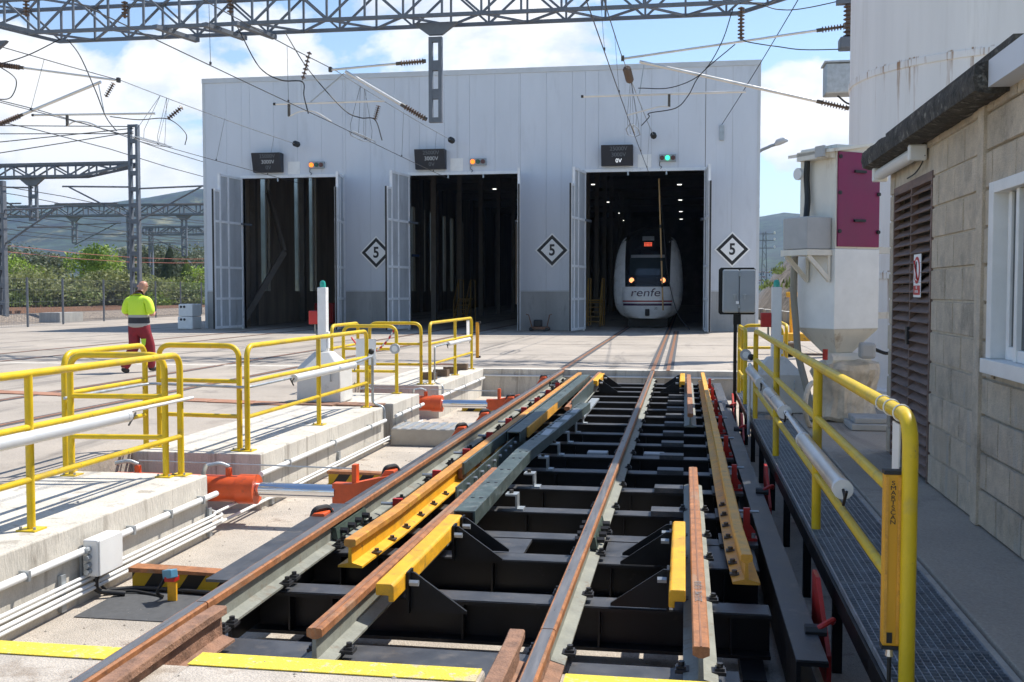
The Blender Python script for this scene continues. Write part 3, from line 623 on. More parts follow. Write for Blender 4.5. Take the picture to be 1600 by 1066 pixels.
b.add(pts, [(i * 10 + k, (i + 1) * 10 + k, (i + 1) * 10 + (k + 1) % 10, i * 10 + (k + 1) % 10)[::-1] for i in range(ny) for k in range(10)] + [tuple(range(10)), tuple(ny * 10 + k for k in range(9, -1, -1))])
obj('mossy_coping', b, 'mossy', hut, 'dark mossy round coping', smooth=40)
b = B(); b.box(HX - .14, 1.5, 2.69, HX + .02, 6.60, 2.845); obj('fascia', b, 'cladding', hut)
# louvred door: frame, two shutters of slats
dr = link('louvred_door', None, (HX, 9.36, 0), hut)
for y0, y1 in ((8.60, 8.64), (9.345, 9.375), (10.08, 10.12)): b = B(); b.box(HX - .005, y0, 0, HX + .05, y1, 2.43); obj('door_stile', b, 'brown_slat', dr)
b = B(); b.box(HX - .004, 8.641, 2.36, HX + .05, 10.079, 2.43); obj('door_rail', b, 'brown_slat', dr)
b = B(); b.box(HX + .09, 8.6, 0, HX + .1, 10.12, 2.43); obj('backing', b, 'black_rubber', dr)
sm = B(); sm.fr((.06, 0, 0), (-.075, 0, -.065), (0, .70, 0), (.006, 0, -.007)); sm = mesh('slat', sm, 'brown_slat')
for k in range(29):
    for y0 in (8.643, 9.377): link('slat', sm, (HX, y0, 2.36 - k * .0805), dr)
b = B(); b.box(HX - .03, 9.33, 1.05, HX - .006, 9.39, 1.2); obj('handle', b, 'bolt_black', dr)
# window
wn = link('window', None, (HX, 6.3, WZ0), hut)
def wb(n, x0, y0, z0, x1, y1, z1, m='white_paint'): q = B(); q.box(x0, y0, z0, x1, y1, z1); return obj(n, q, m, wn, bevel=.004)
wb('frame', HX - .05, WY1 - .10, WZ0 + .09, HX + .10, WY1, WZ1); wb('frame', HX - .05, WY0, WZ1 - .07, HX + .10, WY1 - .101, WZ1 - .001); wb('sill', HX - .08, WY0, WZ0, HX + .10, WY1 + .01, WZ0 + .088)
wb('sash', HX + .02, 6.66, WZ0 + .09, HX + .06, 6.72, WZ1 - .071); wb('sash', HX - .01, 6.42, WZ0 + .09, HX + .03, 6.47, WZ1 - .071)
wb('sash', HX + .0, WY0, WZ0 + .09, HX + .05, 6.419, WZ0 + .16); wb('sash', HX + .02, 6.471, WZ0 + .09, HX + .055, 6.659, WZ0 + .17)
wb('pane', HX + .035, 6.471, WZ0 + .171, HX + .042, 6.659, WZ1 - .072, 'glass'); wb('pane', HX + .02, WY0, WZ0 + .161, HX + .028, 6.419, WZ1 - .072, 'glass')
wb('reveal', HX + .06, 6.721, WZ0 + .09, HX + .09, WY1 - .102, WZ1 - .072, 'white_plastic')
# on the hut: lamp, warning sign
o = thing('fluorescent_lamp', 'long white fluorescent lamp fixed above the louvred door', 'lamp', (HX - .1, 9.7, 2.6))
b = B(); b.tube([(HX - .07, 8.86, 2.60), (HX - .07, 10.42, 2.60)], .055, 12); obj('diffuser', b, 'white_plastic', o, smooth=40)
for y in (8.80, 10.42): b = B(); b.box(HX - .14, y, 2.53, HX - .002, y + .07, 2.66); obj('end_cap', b, 'white_paint', o, bevel=.015)
b = B(); b.tube(spline([(HX - .02, 8.8, 2.57), (HX - .03, 8.9, 2.50), (HX - .012, 9.2, 2.47), (HX - .012, 9.5, 2.46)]), .006, 5); obj('cable', b, 'cable', o)
o = thing('warning_sign', 'small red and white no entry pictogram sign on the louvred door', 'sign', (HX - .02, 9.03, 1.46))
b = B(); b.box(HX - .014, 8.90, 1.45, HX - .0105, 9.17, 1.80); obj('plate', b, 'sign_white', o)
for ro, mm, xo in ((.11, 'sign_red', .0165), (.085, 'sign_white', .0185)): b = B(); b.tube([(HX - xo, 9.035, 1.67), (HX - xo - .0015, 9.035, 1.67)], ro, 20); obj('ring', b, mm, o)
b = B(); b.bar((HX - .0215, 9.10, 1.75), (HX - .0215, 8.97, 1.59), .002, .02, up=(1, 0, 0)); obj('slash', b, 'sign_red', o)
b = B(); b.box(HX - .0215, 9.02, 1.6, HX - .0205, 9.06, 1.74); obj('pictogram', b, 'sign_black', o)
b = B(); b.box(HX - .0175, 8.92, 1.47, HX - .0145, 9.15, 1.545); tp = obj('text_panel', b, 'sign_red', o)
for z, tt in ((1.528, 'NO'), (1.495, 'ENTRAR')): text('lettering', tt, .034, 'sign_white', (HX - .018, 9.035, z), (R(90), 0, R(-90)), tp, ext=.0005)
# ================================================================== tank and dust collector
TX, TYY, TR = 4.31, 15.25, 2.07
tank = thing('storage_tank', 'tall white cylindrical tank streaked with rust behind the hut', 'tank', (TX, TYY, 0))
b = B(); b.lathe([(TR + .12, 0), (TR + .12, .22), (TR, .25), (TR, 9.0), (TR * .6, 9.4), (.1, 9.55)], (TX, TYY, 0), 72); obj('shell', b, 'tank_rust', tank, smooth=30)
for z in (1.65, 4.28, 6.7):
    b = B(); b.lathe([(TR + .001, z), (TR + .018, z + .012), (TR + .018, z + .09), (TR + .001, z + .10)], (TX, TYY, 0), 72); obj('weld_band', b, 'tank_rust', tank, smooth=30)
hp = thing('dust_collector', 'white dust collector hopper with dark magenta access panel', 'hopper', (1.7, 12.4, .7))
al = R(34.3); e1 = Vector((math.cos(al), math.sin(al), 0)); e2 = Vector((-math.sin(al), math.cos(al), 0)); HB = Vector((1.66, 12.3, 0)); Z = Vector((0, 0, 1))
LA, LB = .63, .60
def hq(a, c, z): return HB + e1 * a + e2 * c + Z * z
def hfr(a0, c0, z0, a1, c1, z1): q = B(); q.fr(hq(a0, c0, z0), e1 * (a1 - a0), e2 * (c1 - c0), Z * (z1 - z0)); return q
obj('upper_casing', hfr(0, 0, 1.975, LA, LB, 3.14), 'hopper_white', hp, bevel=.006)
obj('lower_casing', hfr(-.012, -.012, 1.07, LA + .012, LB + .012, 1.974), 'white_paint', hp, bevel=.006)
b = B(); b.add([hq(-.012, -.012, 1.069), hq(LA + .012, -.012, 1.069), hq(LA + .012, LB + .012, 1.069), hq(-.012, LB + .012, 1.069), hq(.22, .2, .76), hq(.42, .2, .76), hq(.42, .4, .76), hq(.22, .4, .76)],
    [(0, 1, 2, 3), (7, 6, 5, 4), (0, 4, 5, 1), (1, 5, 6, 2), (2, 6, 7, 3), (3, 7, 4, 0)]); obj('cone', b, 'hopper_white', hp)
obj('access_panel', hfr(.015, -.022, 2.0, LA - .005, -.001, 3.06), 'purple', hp, 'dark magenta panel', bevel=.005)
for z in (2.28, 2.83): obj('handle', hfr(.24, -.05, z, .40, -.023, z + .028), 'black_rubber', hp)
for a, z in ((.03, 3.0), (.03, 2.6), (.03, 2.17), (.60, 2.6), (.60, 2.17), (.6, 3.0)): b = B(); b.tube([hq(a, -.023, z), hq(a, -.045, z)], .022, 10); obj('knob', b, 'black_rubber', hp)
b = B(); b.prism([(-.14, 3.04), (LA + .05, 3.17), (LA + .05, 3.20), (-.14, 3.075)], hq(0, -.05, 0), e1, Z, e2 * (LB + .1)); obj('lid', b, 'hopper_white', hp)
obj('hood', hfr(-.14, .02, 2.99, -.002, .5, 3.09), 'hopper_white', hp)
obj('latch_box', hfr(-.17, .02, 3.0, -.141, .16, 3.12), 'box_grey', hp)
cb = obj('terminal_box', hfr(-.36, .05, 1.97, -.013, .46, 2.33), 'box_grey', hp, bevel=.012)
obj('shelf', hfr(-.37, .03, 1.90, -.013, .48, 1.965), 'hopper_white', hp)
for c in (.06, .42): 
    b = B(); b.bar(hq(-.34, c, 1.9), hq(-.03, c, 1.62), .03, .05); obj('bracket', b, 'hopper_white', hp)
    b = B(); b.bar(hq(-.035, c, 1.9), hq(-.035, c, 1.6), .03, .04); obj('bracket', b, 'hopper_white', hp)
b = B(); b.tube(spline([hq(-.07, .40, 3.0), hq(-.06, .42, 2.8), hq(-.06, .40, 2.55), hq(-.11, .36, 2.34)]), .035, 10); obj('hose', b, 'hose_black', hp, smooth=60)
b = B(); b.tube([hq(-.10, .5, 2.85), hq(-.13, .5, 2.85)], .07, 14); obj('pressure_gauge', b, 'white_plastic', hp)
b = B(); b.tube(spline([hq(-.15, .5, 1.9), hq(-.12, .55, 1.5), hq(-.12, .5, 1.1), hq(-.16, .40, .75), hq(-.20, .22, .42), hq(-.26, .02, .05)], 10), .04, 10); obj('hose', b, 'hose', hp, smooth=60)
b = B(); b.box(1.95, 12.30, .74, 2.12, 12.48, .92); obj('gearbox', b, 'box_grey', hp, bevel=.03)
b = B(); b.tube([(1.58, 12.4, .72), (1.58, 12.4, .84)], .03, 10); obj('valve', b, 'red', hp)
b = B(); b.tube([(1.64, 12.5, .72), (2.1, 12.75, .72)], .07, 10); obj('screw_feeder', b, 'hopper_white', hp)
b = B(); b.tube(spline([(2.1, 12.45, .85), (2.3, 12.5, .8), (2.42, 12.6, 1.0), (2.40, 12.7, 1.15)]), .02, 6); obj('cable', b, 'cable', hp)
for z in (1.2, 2.0): b = B(); b.bar(hq(LA, .5, z), (2.72, 13.96, z), .05, .08); obj('tank_bracket', b, 'hopper_white', hp)
# wrapped barrel under the hopper: crumpled sheet over a drum
brl = thing('wrapped_drum', 'drum wrapped in crumpled beige plastic sheeting under the hopper', 'drum', (1.86, 12.75, 0))
b = B(); b.lathe([(.20, 0), (.22, .1), (.22, .42), (.2, .44)], (1.86, 12.75, .0), 24); obj('drum', b, 'white_paint', brl, smooth=40)
b = B(); pr = []; nn = 72; rows = [(.30, .0), (.34, .05), (.33, .11), (.31, .2), (.305, .27), (.325, .35), (.33, .42), (.36, .50), (.39, .56), (.40, .60), (.37, .66), (.26, .69), (.1, .72)]
for r, z in rows:
    for k in range(nn): a = 2 * math.pi * k / nn; q = r * (1 + .11 * noise.noise(Vector((math.cos(a) * 3.2, math.sin(a) * 3.2, z * 6))) + .07 * noise.noise(Vector((math.cos(a) * 9, math.sin(a) * 9, z * 5)))); pr.append((1.86 + q * math.cos(a), 12.75 + q * math.sin(a), max(.003, z + .05 * noise.noise(Vector((math.cos(a) * 2, math.sin(a) * 2, z * 4 + 9))))))
b.add(pr, [(i * nn + k, i * nn + (k + 1) % nn, (i + 1) * nn + (k + 1) % nn, (i + 1) * nn + k) for i in range(len(rows) - 1) for k in range(nn)] + [tuple((len(rows) - 1) * nn + k for k in range(nn))])
obj('plastic_sheet', b, 'bag', brl, smooth=35)
b = B(); b.box(1.78, 11.75, 0, 2.6, 12.3, .07); b.box(1.82, 11.8, .071, 2.6, 12.28, .13); obj('paving_slab', b, 'shed_concrete', label='low stacked grey concrete slabs on the ground by the tank', cat='slab', bevel=.012)
o = thing('cable_reel', 'tan coiled hose ring leaning beside the wrapped drum', 'hose', (1.42, 12.1, 0)); b = B()
b.tube([(1.45 + .10 * math.cos(t_ / 3.8) - .05, 12.0 + .22 * math.cos(t_ / 3.8), .25 + .24 * math.sin(t_ / 3.8)) for t_ in range(25)], .028, 8); obj('coil', b, 'bag', o, smooth=60)
# ================================================================== turntable frame and rails in the pit
frame = thing('turnout_frame', 'black welded steel frame of cross beams carrying the rails in the pit', 'steel frame', (-1, 4.5, -.52))
ZT = -.20
beams = [5.70, 6.60, 7.20, 8.05, 9.0, 9.9, 10.8, 11.7, 12.55, 13.45, 14.35, 15.2, 16.1, 17.0, 17.85, 18.65, 19.4]
def ibeam(y, x0, x1, w=.20):
    q = B(); q.box(x0, y - w / 2, ZT - .02, x1, y + w / 2, ZT); q.box(x0, y - .01, ZT - .215, x1, y + .01, ZT - .021); q.box(x0, y - w / 2, ZT - .235, x1, y + w / 2, ZT - .216); return q
for y in beams:
    cbm = obj('cross_beam', ibeam(y, -2.48, .46), ('black_steel',), frame)
    q = B(); q.box(-2.4, y - .088, ZT + .001, .45, y + .088, ZT + .004); obj('lit_top', q, 'deck_steel', cbm)  # greyer top strip; sun glancing off the black beam is painted in
for x in (-2.2, -1.95, -1.2, -.45, .25):
    for y in beams[:9]: q = B(); q.box(x, y - .09, ZT - .214, x + .012, y + .09, ZT - .022); obj('stiffener', q, 'black_steel', frame)
# plate joining the wide twin beam, with its rounded openings
for x0, x1 in ((-2.48, -1.98), (-1.28, -1.02), (-.50, -.28), (.0, .46)): q = B(); q.box(x0, 6.702, ZT - .018, x1, 7.098, ZT + .001); obj('deck_plate', q, 'deck_steel', frame)
q = B(); q.box(-2.2, 4.48, ZT - .05, -.69, 4.82, ZT); q.box(-.5, 4.45, ZT - .05, .25, 4.75, ZT); obj('end_plate', q, 'deck_steel', frame)
for x in (-2.1, -.75, .3): q = B(); q.box(x, 5.3, -.515, x + .12, 19.5, -.437); obj('ground_beam', q, 'black_steel', frame)
q = B(); q.prism([(0, 0), (.14, 0), (.14, -.02), (.02, -.02), (.02, -.24), (.14, -.24), (.14, -.26), (0, -.26)], (.50, 4.75, -.14), (1, 0, 0), (0, 0, 1), (0, 14.4, 0)); obj('side_beam', q, 'black_steel', frame)
q = B(); q.box(.502, 4.76, -.139, .638, 19.1, -.135); obj('lit_top', q, 'deck_steel', frame)  # greyer strip on top, sun glance painted in as on the cross beams
for y in beams[2:]: q = B(); q.box(.24, y - .16, ZT + .005, .49, y + .16, ZT + .03); obj('slide_plate', q, 'deck_steel', frame)
for y in beams[3:-3]: q = B(); q.box(-.24, y - .10, ZT + .004, .0, y + .08, ZT + .045); obj('slide_plate', q, 'deck_steel', frame)
for y in beams[3:10]:   # bent brackets beside the green channel
    x = -1.28; q = B(); q.box(x, y - .06, ZT + .004, x + .06, y + .06, ZT + .018); q.box(x, y - .06, ZT + .018, x + .014, y + .06, ZT + .13); q.box(x - .08, y - .06, ZT + .116, x, y + .06, ZT + .13); br = obj('bracket', q, 'galv', frame)
    q = B(); q.tube([(x - .04, y, ZT + .131), (x - .04, y, ZT + .155)], .018, 6); obj('bolt', q, 'bolt', br)
for x, y in ((-1.02, 11.2), (-.42, 11.2)): q = B(); q.box(x, y, ZT - .22, x + .22, y + .16, ZT - .02); obj('terminal_box', q, 'box_grey', frame, bevel=.01)
# rails ------------------------------------------------------------
RP = [(-.075, -.172), (.075, -.172), (.075, -.160), (.012, -.142), (.009, -.052), (.036, -.040), (.036, -.010), (.026, 0), (-.026, 0), (-.036, -.010), (-.036, -.040), (-.009, -.052), (-.012, -.142), (-.075, -.160)]
def rail(name, label, pts, z=0, head='rust_rail', top='rail_polish', body='rail_web', cat='rail', parent=None, topw=.024, hs=1.0):
    """pts: list of (x, y) along the rail; head, running surface and web as parts"""
    o = thing(name, label, cat, (pts[0][0], pts[0][1], z - .172)) if parent is None else link(name, None, (pts[0][0], pts[0][1], z - .172), parent)
    def sweep(prof):
        q = B(); n = len(prof); vs = []
        for i, (x, y) in enumerate(pts): vs += [(x + a, y, z + c) for a, c in prof]
        fs = [(i * n + k, i * n + (k + 1) % n, (i + 1) * n + (k + 1) % n, (i + 1) * n + k)[::-1] for i in range(len(pts) - 1) for k in range(n)]
        fs += [tuple(range(n)), tuple((len(pts) - 1) * n + k for k in range(n - 1, -1, -1))]
        q.add(vs, fs); return q
    hp_ = [(-.009, -.052), (.009, -.052), (.036 * hs, -.040), (.036 * hs, -.009), (.030 * hs, -.002), (-.030 * hs, -.002), (-.036 * hs, -.009), (-.036 * hs, -.040)]
    obj('rail_head', sweep(hp_), head, o)
    if top: obj('running_surface', sweep([(topw, -.0018), (topw, .0006), (-topw, .0006), (-topw, -.0018)]), top, o)
    obj('rail_web', sweep([(-.075, -.172), (.075, -.172), (.075, -.160), (.012, -.142), (.009, -.0525), (-.009, -.0525), (-.012, -.142), (-.075, -.160)]), body, o)
    return o
XL, XR, X3, X4, XG1, XG2 = -2.30, -.59, -1.60, .08, -1.915, .335
r1 = rail('running_rail', 'long left running rail with rusty sides beside the orange guard rail', [(XL, 4.74), (XL, YE + .03)])
r2 = rail('running_rail', 'long right running rail down the middle of the black frame', [(XR, 4.60), (XR, YE + .03)])
rail('apron_rail', 'worn left rail set in the near concrete apron', [(XL, -2), (XL, 4.73)], body='rust_old')
rail('apron_rail', 'worn right rail set in the near concrete apron', [(XR, -2), (XR, 4.59)], body='rust_old')
rail('guard_stub', 'blunt rusty guard rail stub inside the near left rail', [(XL + .125, -2), (XL + .125, 4.50), (XL + .132, 4.66)], z=.012, head='rust_old', top=None, body='rust_old')
rail('guard_stub', 'blunt rusty guard rail stub inside the near right rail', [(XR - .125, -2), (XR - .125, 4.40), (XR - .13, 4.54)], z=.012, head='rust_old', top=None, body='rust_old')
r3 = rail('switch_rail', 'orange rusty rail with blunt near end passing under the green channel', [(X3 - .02, 4.44), (X3 + .02, 8.8)], top='rust_dark', topw=.008)
r3b = rail('switch_rail', 'orange rusty rail at the far end beside the upright grey plate', [(-1.50, 13.6), (-1.55, 19.6)], top=None)
r4 = rail('switch_rail', 'short orange rusty rail at the near right of the frame', [(X4, 4.47), (X4, 9.1)], top='rust_dark', topw=.004)
r4b = rail('switch_rail', 'short orange rusty rail at the far right of the frame', [(X4, 13.1), (X4, 19.3)], top=None)
text('stamp', '2015 MC 13 30 B', .05, 'wire_light', (X4, 5.3, .0022), (0, 0, R(90)), r4, ext=.0003)
g1 = rail('guard_rail', 'orange and yellow guard rail beside the left running rail', [(XG1 - .03, 5.95), (XG1, 6.8), (XG1, 8.6), (XG1 + .05, 19.0)], z=.035, head='orange_rust', top=None, body='yellow_clamp')
g2 = rail('guard_rail', 'long orange guard rail on the right side of the frame', [(XG2 + .015, 5.92), (XG2, 6.6), (XG2 - .005, 9), (XG2 - .01, 19.2)], z=.045, head='orange_guard', top=None, body='orange_guard', hs=.9)
# fasteners: clips, bolts, fishplates
q = B(); q.box(-.03, -.035, 0, .032, .035, .016); q.box(-.015, -.022, .016, .026, .022, .028); q.tube([(.005, 0, .028), (.005, 0, .046)], .015, 6); CLIP = mesh('rail_clip', q, 'bolt_black')
q = B(); q.box(-.026, -.026, 0, .026, .026, .010); q.tube([(0, 0, .010), (0, 0, .028)], .016, 6); BOLT = mesh('clamp_bolt', q, 'bolt')
for rl, x, ys, sides in ((r1, XL, [4.85] + beams, (1,)), (r2, XR, [4.75] + beams, (1, -1)), (r3, X3, [4.62], (1, -1)), (r4, X4, [4.62] + beams[:4], (1, -1))):
    for y in ys:
        for s in sides:
            for dy in ((-.055, .055) if s == 1 and rl is r1 else (0,)):
                link('rail_clip', CLIP, (x + s * .078, y + dy, -.166), rl, (0, 0, 0 if s > 0 else R(180)))
for y in [6.25, 6.6, 6.95, 7.35, 7.75, 8.15]: link('clamp_bolt', BOLT, (XG1 + .045, y, -.118), g1)
for y in [6.05, 6.3, 6.6, 6.95, 7.3, 7.65, 8.0]: link('clamp_bolt', BOLT, (XG2 - .045, y, -.108), g2)
for rl, x, y, s in ((r1, XL, 6.95, 1), (r2, XR, 6.95, 1), (r2, XR, 6.95, -1), (r1, XL, 18.3, 1)):
    q = B(); q.prism([(.014, -.135), (.055, -.135), (.04, -.06), (.014, -.06)], (x, y - .33, 0), (s, 0, 0), (0, 0, 1), (0, .66, 0)); fp = obj('fishplate', q, 'green_dark', rl)
    for k in range(4):
        q = B(); yy = y - .24 + k * .16; q.tube([(x + s * .045, yy, -.095), (x + s * .095, yy, -.095)], .022, 6); obj('bolt', q, 'bolt_black', fp)
# clamps: yellow hooks on black gussets
def clamp(x, y0, y1, s, ys, lb, w=.095):
    o = thing('rail_clamp', lb, 'clamp', (x, y0, ZT), 'yellow rail clamps')
    q = B(); q.prism([(0, .03), (w - .012, .03), (w, .018), (w, -.062), (w - .03, -.062), (w - .03, -.03), (0, -.03)], (x, y0, 0), (s, 0, 0), (0, 0, 1), (0, y1 - y0, 0)); obj('hook', q, 'yellow_clamp', o, bevel=.006)
    for y in ys:
        q = B(); q.prism([(0, -.19), (.30, -.19), (.30, -.175), (.02, .02), (0, .02)], (x + s * (w + .015), y - .008, 0), (s, 0, 0), (0, 0, 1), (0, .016, 0)); gs = obj('gusset', q, 'black_steel', o)
        q = B(); q.box(x + s * (w + .002), y - .05, -.19, x + s * (w + .016), y + .05, .03); obj('back_plate', q, 'black_steel', gs)
        q = B(); q.tube([(x + s * (w + .016), y - .03, -.03), (x + s * (w + .065), y - .03, -.03)], .018, 6); obj('bolt', q, 'galv', gs)
clamp(-1.525, 5.07, 6.75, 1, (5.35, 6.45, 6.70), 'near left yellow clamp with black triangular gussets')
clamp(.015, 5.2, 6.78, -1, (5.62, 6.50, 6.72), 'near right yellow clamp with black triangular gussets', .082)
clamp(-1.50, 17.3, 18.9, 1, (17.6, 18.6), 'far left yellow clamp with black triangular gussets')
clamp(.015, 17.4, 19.1, -1, (17.7, 18.8), 'far right yellow clamp with black triangular gussets', .09)
# green-painted channels and bars
def channel(name, lb, pts, w, h, z, m='green_steel', holes=()):
    o = thing(name, lb, 'steel channel', (pts[0][0], pts[0][1], z - h)); t = .012
    q = B()
    for (xa, ya), (xb, yb) in zip(pts, pts[1:]):
        for a0, a1, c0, c1 in ((-w / 2, w / 2, -t, 0), (-w / 2, -w / 2 + t, -h, -t), (w / 2 - t, w / 2, -h, -t)):
            q.add([(xa + a0, ya, z + c0), (xa + a1, ya, z + c0), (xa + a1, ya, z + c1), (xa + a0, ya, z + c1), (xb + a0, yb, z + c0), (xb + a1, yb, z + c0), (xb + a1, yb, z + c1), (xb + a0, yb, z + c1)],
                  [(0, 1, 2, 3), (7, 6, 5, 4), (1, 0, 4, 5), (2, 1, 5, 6), (3, 2, 6, 7), (0, 3, 7, 4)])
    obj('profile', q, m, o)
    for x, y in holes: q = B(); q.tube([(x, y, z + .0005), (x, y, z + .003)], .014, 8); obj('bolt_hole', q, 'bolt_black', o)
    return o
c1 = channel('cover_channel', 'wide dark green steel channel lying over the orange rail in mid frame', [(-1.44, 6.84), (-1.46, 9.6), (-1.285, 13.8)], .145, .10, .035,
        holes=[(-1.445 + dx, y) for y in (7.3, 7.9, 8.5, 9.1, 9.5) for dx in (-.03, .03)])
q = B(); q.box(-1.50, 6.828, -.06, -1.38, 6.838, .03); obj('end_plate', q, 'black_steel', c1)
sp = B(); sp.box(-.05, -.05, 0, .05, .05, .004); sp = mesh('rack_tooth', sp, 'bolt_black')
for k in range(20): y = 10.3 + k * .18; link('rack_tooth', sp, (-1.46 + (y - 9.6) * .0417 - .045, y, .0355), c1).scale = (.28, .55, 1)
for y in (10.6, 11.2, 11.9, 12.6): q = B(); x = -1.46 + (y - 9.6) * .0417; q.box(x - .02, y, .0355, x + .06, y + .45, .0395); obj('label_plate', q, 'galv', c1)
c2 = channel('cover_channel', 'dark green steel channel with orange lip towards the far end of the frame', [(-1.73, 10.7), (-1.70, 14.3), (-1.68, 18.3)], .14, .10, .05, holes=[(-1.70, y) for y in (14.6, 15.2, 15.8, 16.4)])
q = B(); q.box(-1.655, 11.1, -.06, -1.635, 14.6, .046); obj('lip', q, 'orange_guard', c2, 'orange lip')
o = thing('cover_bar', 'long flat green steel bar along the orange guard rail', 'steel bar', (-1.85, 8.7, -.05))
for y0, y1, x0, x1 in ((8.70, 13.2, -1.85, -1.825), (13.21, 18.2, -1.825, -1.80)):
    q = B(); q.add([(x0, y0, -.055), (x0 + .02, y0, -.055), (x0 + .02, y0, .045), (x0, y0, .045), (x1, y1, -.055), (x1 + .02, y1, -.055), (x1 + .02, y1, .045), (x1, y1, .045)], [(0, 1, 2, 3), (7, 6, 5, 4), (1, 0, 4, 5), (2, 1, 5, 6), (3, 2, 6, 7), (0, 3, 7, 4)]); obj('flat', q, 'green_steel', o)
for k in range(14): y = 8.75 + k * .68; q = B(); q.box(-1.895, y, -.10, -1.852 + .003 * k, y + .13, -.01); obj('spacer', q, 'rust_old', o)
o = thing('guide_plate', 'upright grey green guide plate between the guard rail and the channel', 'steel plate', (-1.72, 8.4, -.2))
for k in range(4): q = B(); q.box(-1.735, 7.9 + k * .9, -.17, -1.723, 8.78 + k * .9, -.01); pl = obj('plate', q, 'green_steel', o); [obj('bolt', (lambda w_: w_.tube([(-1.722, 8.0 + k * .9 + j * .3, -.06), (-1.70, 8.0 + k * .9 + j * .3, -.06)], .016, 6))(B()), 'galv', pl) for j in range(3)]
q = B(); q.box(-1.475, 13.9, -.15, -1.462, 17.2, .05); obj('upright_plate', q, 'green_steel', label='upright translucent grey green plate beside the far orange rail', cat='steel plate')
q = B(); q.box(-1.42, 13.9, -.19, -1.30, 16.4, -.165); obj('bolted_strip', q, 'galv', label='pale flat strip right of the upright far plate', cat='steel strip')
# red guard stands and clamps on the right, red bits on the left
for k, y in enumerate((7.2, 9.0, 10.8, 12.55, 14.35, 16.1, 17.85)):
    if k == 0:
        st = thing('guard_stand', '', 'stand', (.43, y, -.17), 'red stands along the right guard rail')
        q = B(); q.prism([(-.05, 0), (.05, 0), (.05, .05), (.015, .10), (.012, .21), (-.03, .21), (-.03, .10)], (.43, y - .012, -.165), (1, 0, 0), (0, 0, 1), (0, .024, 0)); obj('plate', q, 'red', st)
        q = B(); q.box(.36, y - .05, -.17, .49, y + .05, -.152); ft = obj('foot', q, 'red', st)
        for dx in (-.035, .035): q = B(); q.tube([(.43 + dx, y - .03, -.151), (.43 + dx, y - .03, -.12)], .014, 6); obj('bolt', q, 'galv', ft)
        q = B(); q.tube([(.34, y, .02), (.50, y, .02)], .011, 6); obj('stud', q, 'galv', st)
        root = st
    else: root = dup(st, (0, y - 7.2, 0))
    root['label'] = f'red guard rail stand, {("nearest", "second", "third", "fourth", "fifth", "sixth", "farthest")[k]} of seven along the right guard rail'
for k, y in enumerate((5.75, 9.3, 13.2, 15.7)):
    o = thing('locking_clamp', f'red locking clamp plate right of the frame, {("nearest", "second", "third", "farthest")[k]} of four', 'clamp', (.72, y, -.5), 'red locking clamps')
    q = B(); q.prism([(.62, .0), (.46, .0), (0, -.26), (0, -.42), (.62, -.42)], (.69, y - .55, 0), (0, 1, 0), (0, 0, 1), (.022, 0, 0)); obj('plate', q, 'red', o)
    q = B(); q.tube(fillet([(.62, y - .60, -.125), (.66, y - .62, -.09), (.72, y - .56, -.075), (.72, y - .50, -.11)], .03), .014, 8); obj('shackle', q, 'red', o)
    q = B(); q.tube([(.58, y - .6, -.12), (.68, y - .6, -.12)], .03, 8); obj('pin', q, 'bolt_black', o)
for k, y in enumerate((6.95, 8.7, 11.6, 13.0, 15.0, 18.6)):
    o = thing('locking_clamp', f'small red clamp with black pin left of the left rail, {("nearest", "second", "third", "fourth", "fifth", "farthest")[k]} of six', 'clamp', (-2.5, y, -.3), 'red clamps left of the rail')
    q = B(); q.prism([(0, -.20), (.20, -.20), (.20, -.02), (.12, -.02)], (-2.62, y - .10, 0), (1, 0, 0), (0, 0, 1), (0, .2, 0)); obj('wedge', q, 'orange_red', o, bevel=.008)
    q = B(); q.tube(fillet([(-2.52, y - .06, -.06), (-2.50, y - .06, .0), (-2.44, y + .04, .0), (-2.42, y + .06, -.06)], .03), .022, 8); obj('pin', q, 'black_rubber', o)
for k in range(9):
    y = 7.55 + k * 1.25
    o = thing('tie_bracket', f'small red bracket with bolt between left rail and guard rail, {("nearest", "second", "third", "fourth", "fifth", "sixth", "seventh", "eighth", "farthest")[k]} of nine', 'bracket', (-2.12, y, -.15), 'red brackets by the left rail')
    q = B(); q.box(-2.13, y - .02, -.16, -2.06, y + .02, -.04); obj('plate', q, 'red', o); q = B(); q.tube([(-2.22, y - .005, -.08), (-2.131, y - .005, -.08)], .014, 6); obj('bolt', q, 'galv', o)
o = thing('side_plate', 'flat dark steel plate along the outside of the left rail', 'steel plate', (-2.47, 5.2, -.06))
for y0, y1, x in ((5.25, 7.3, -2.52), (7.31, 13.4, -2.43), (13.41, 19.6, -2.41)): q = B(); q.box(x, y0, -.055, -2.345, y1, -.04); obj('plate', q, 'deck_steel', o)
q = B(); q.box(-2.42, 5.3, -.40, -2.40, 19.5, -.056); obj('web', q, 'black_steel', o)
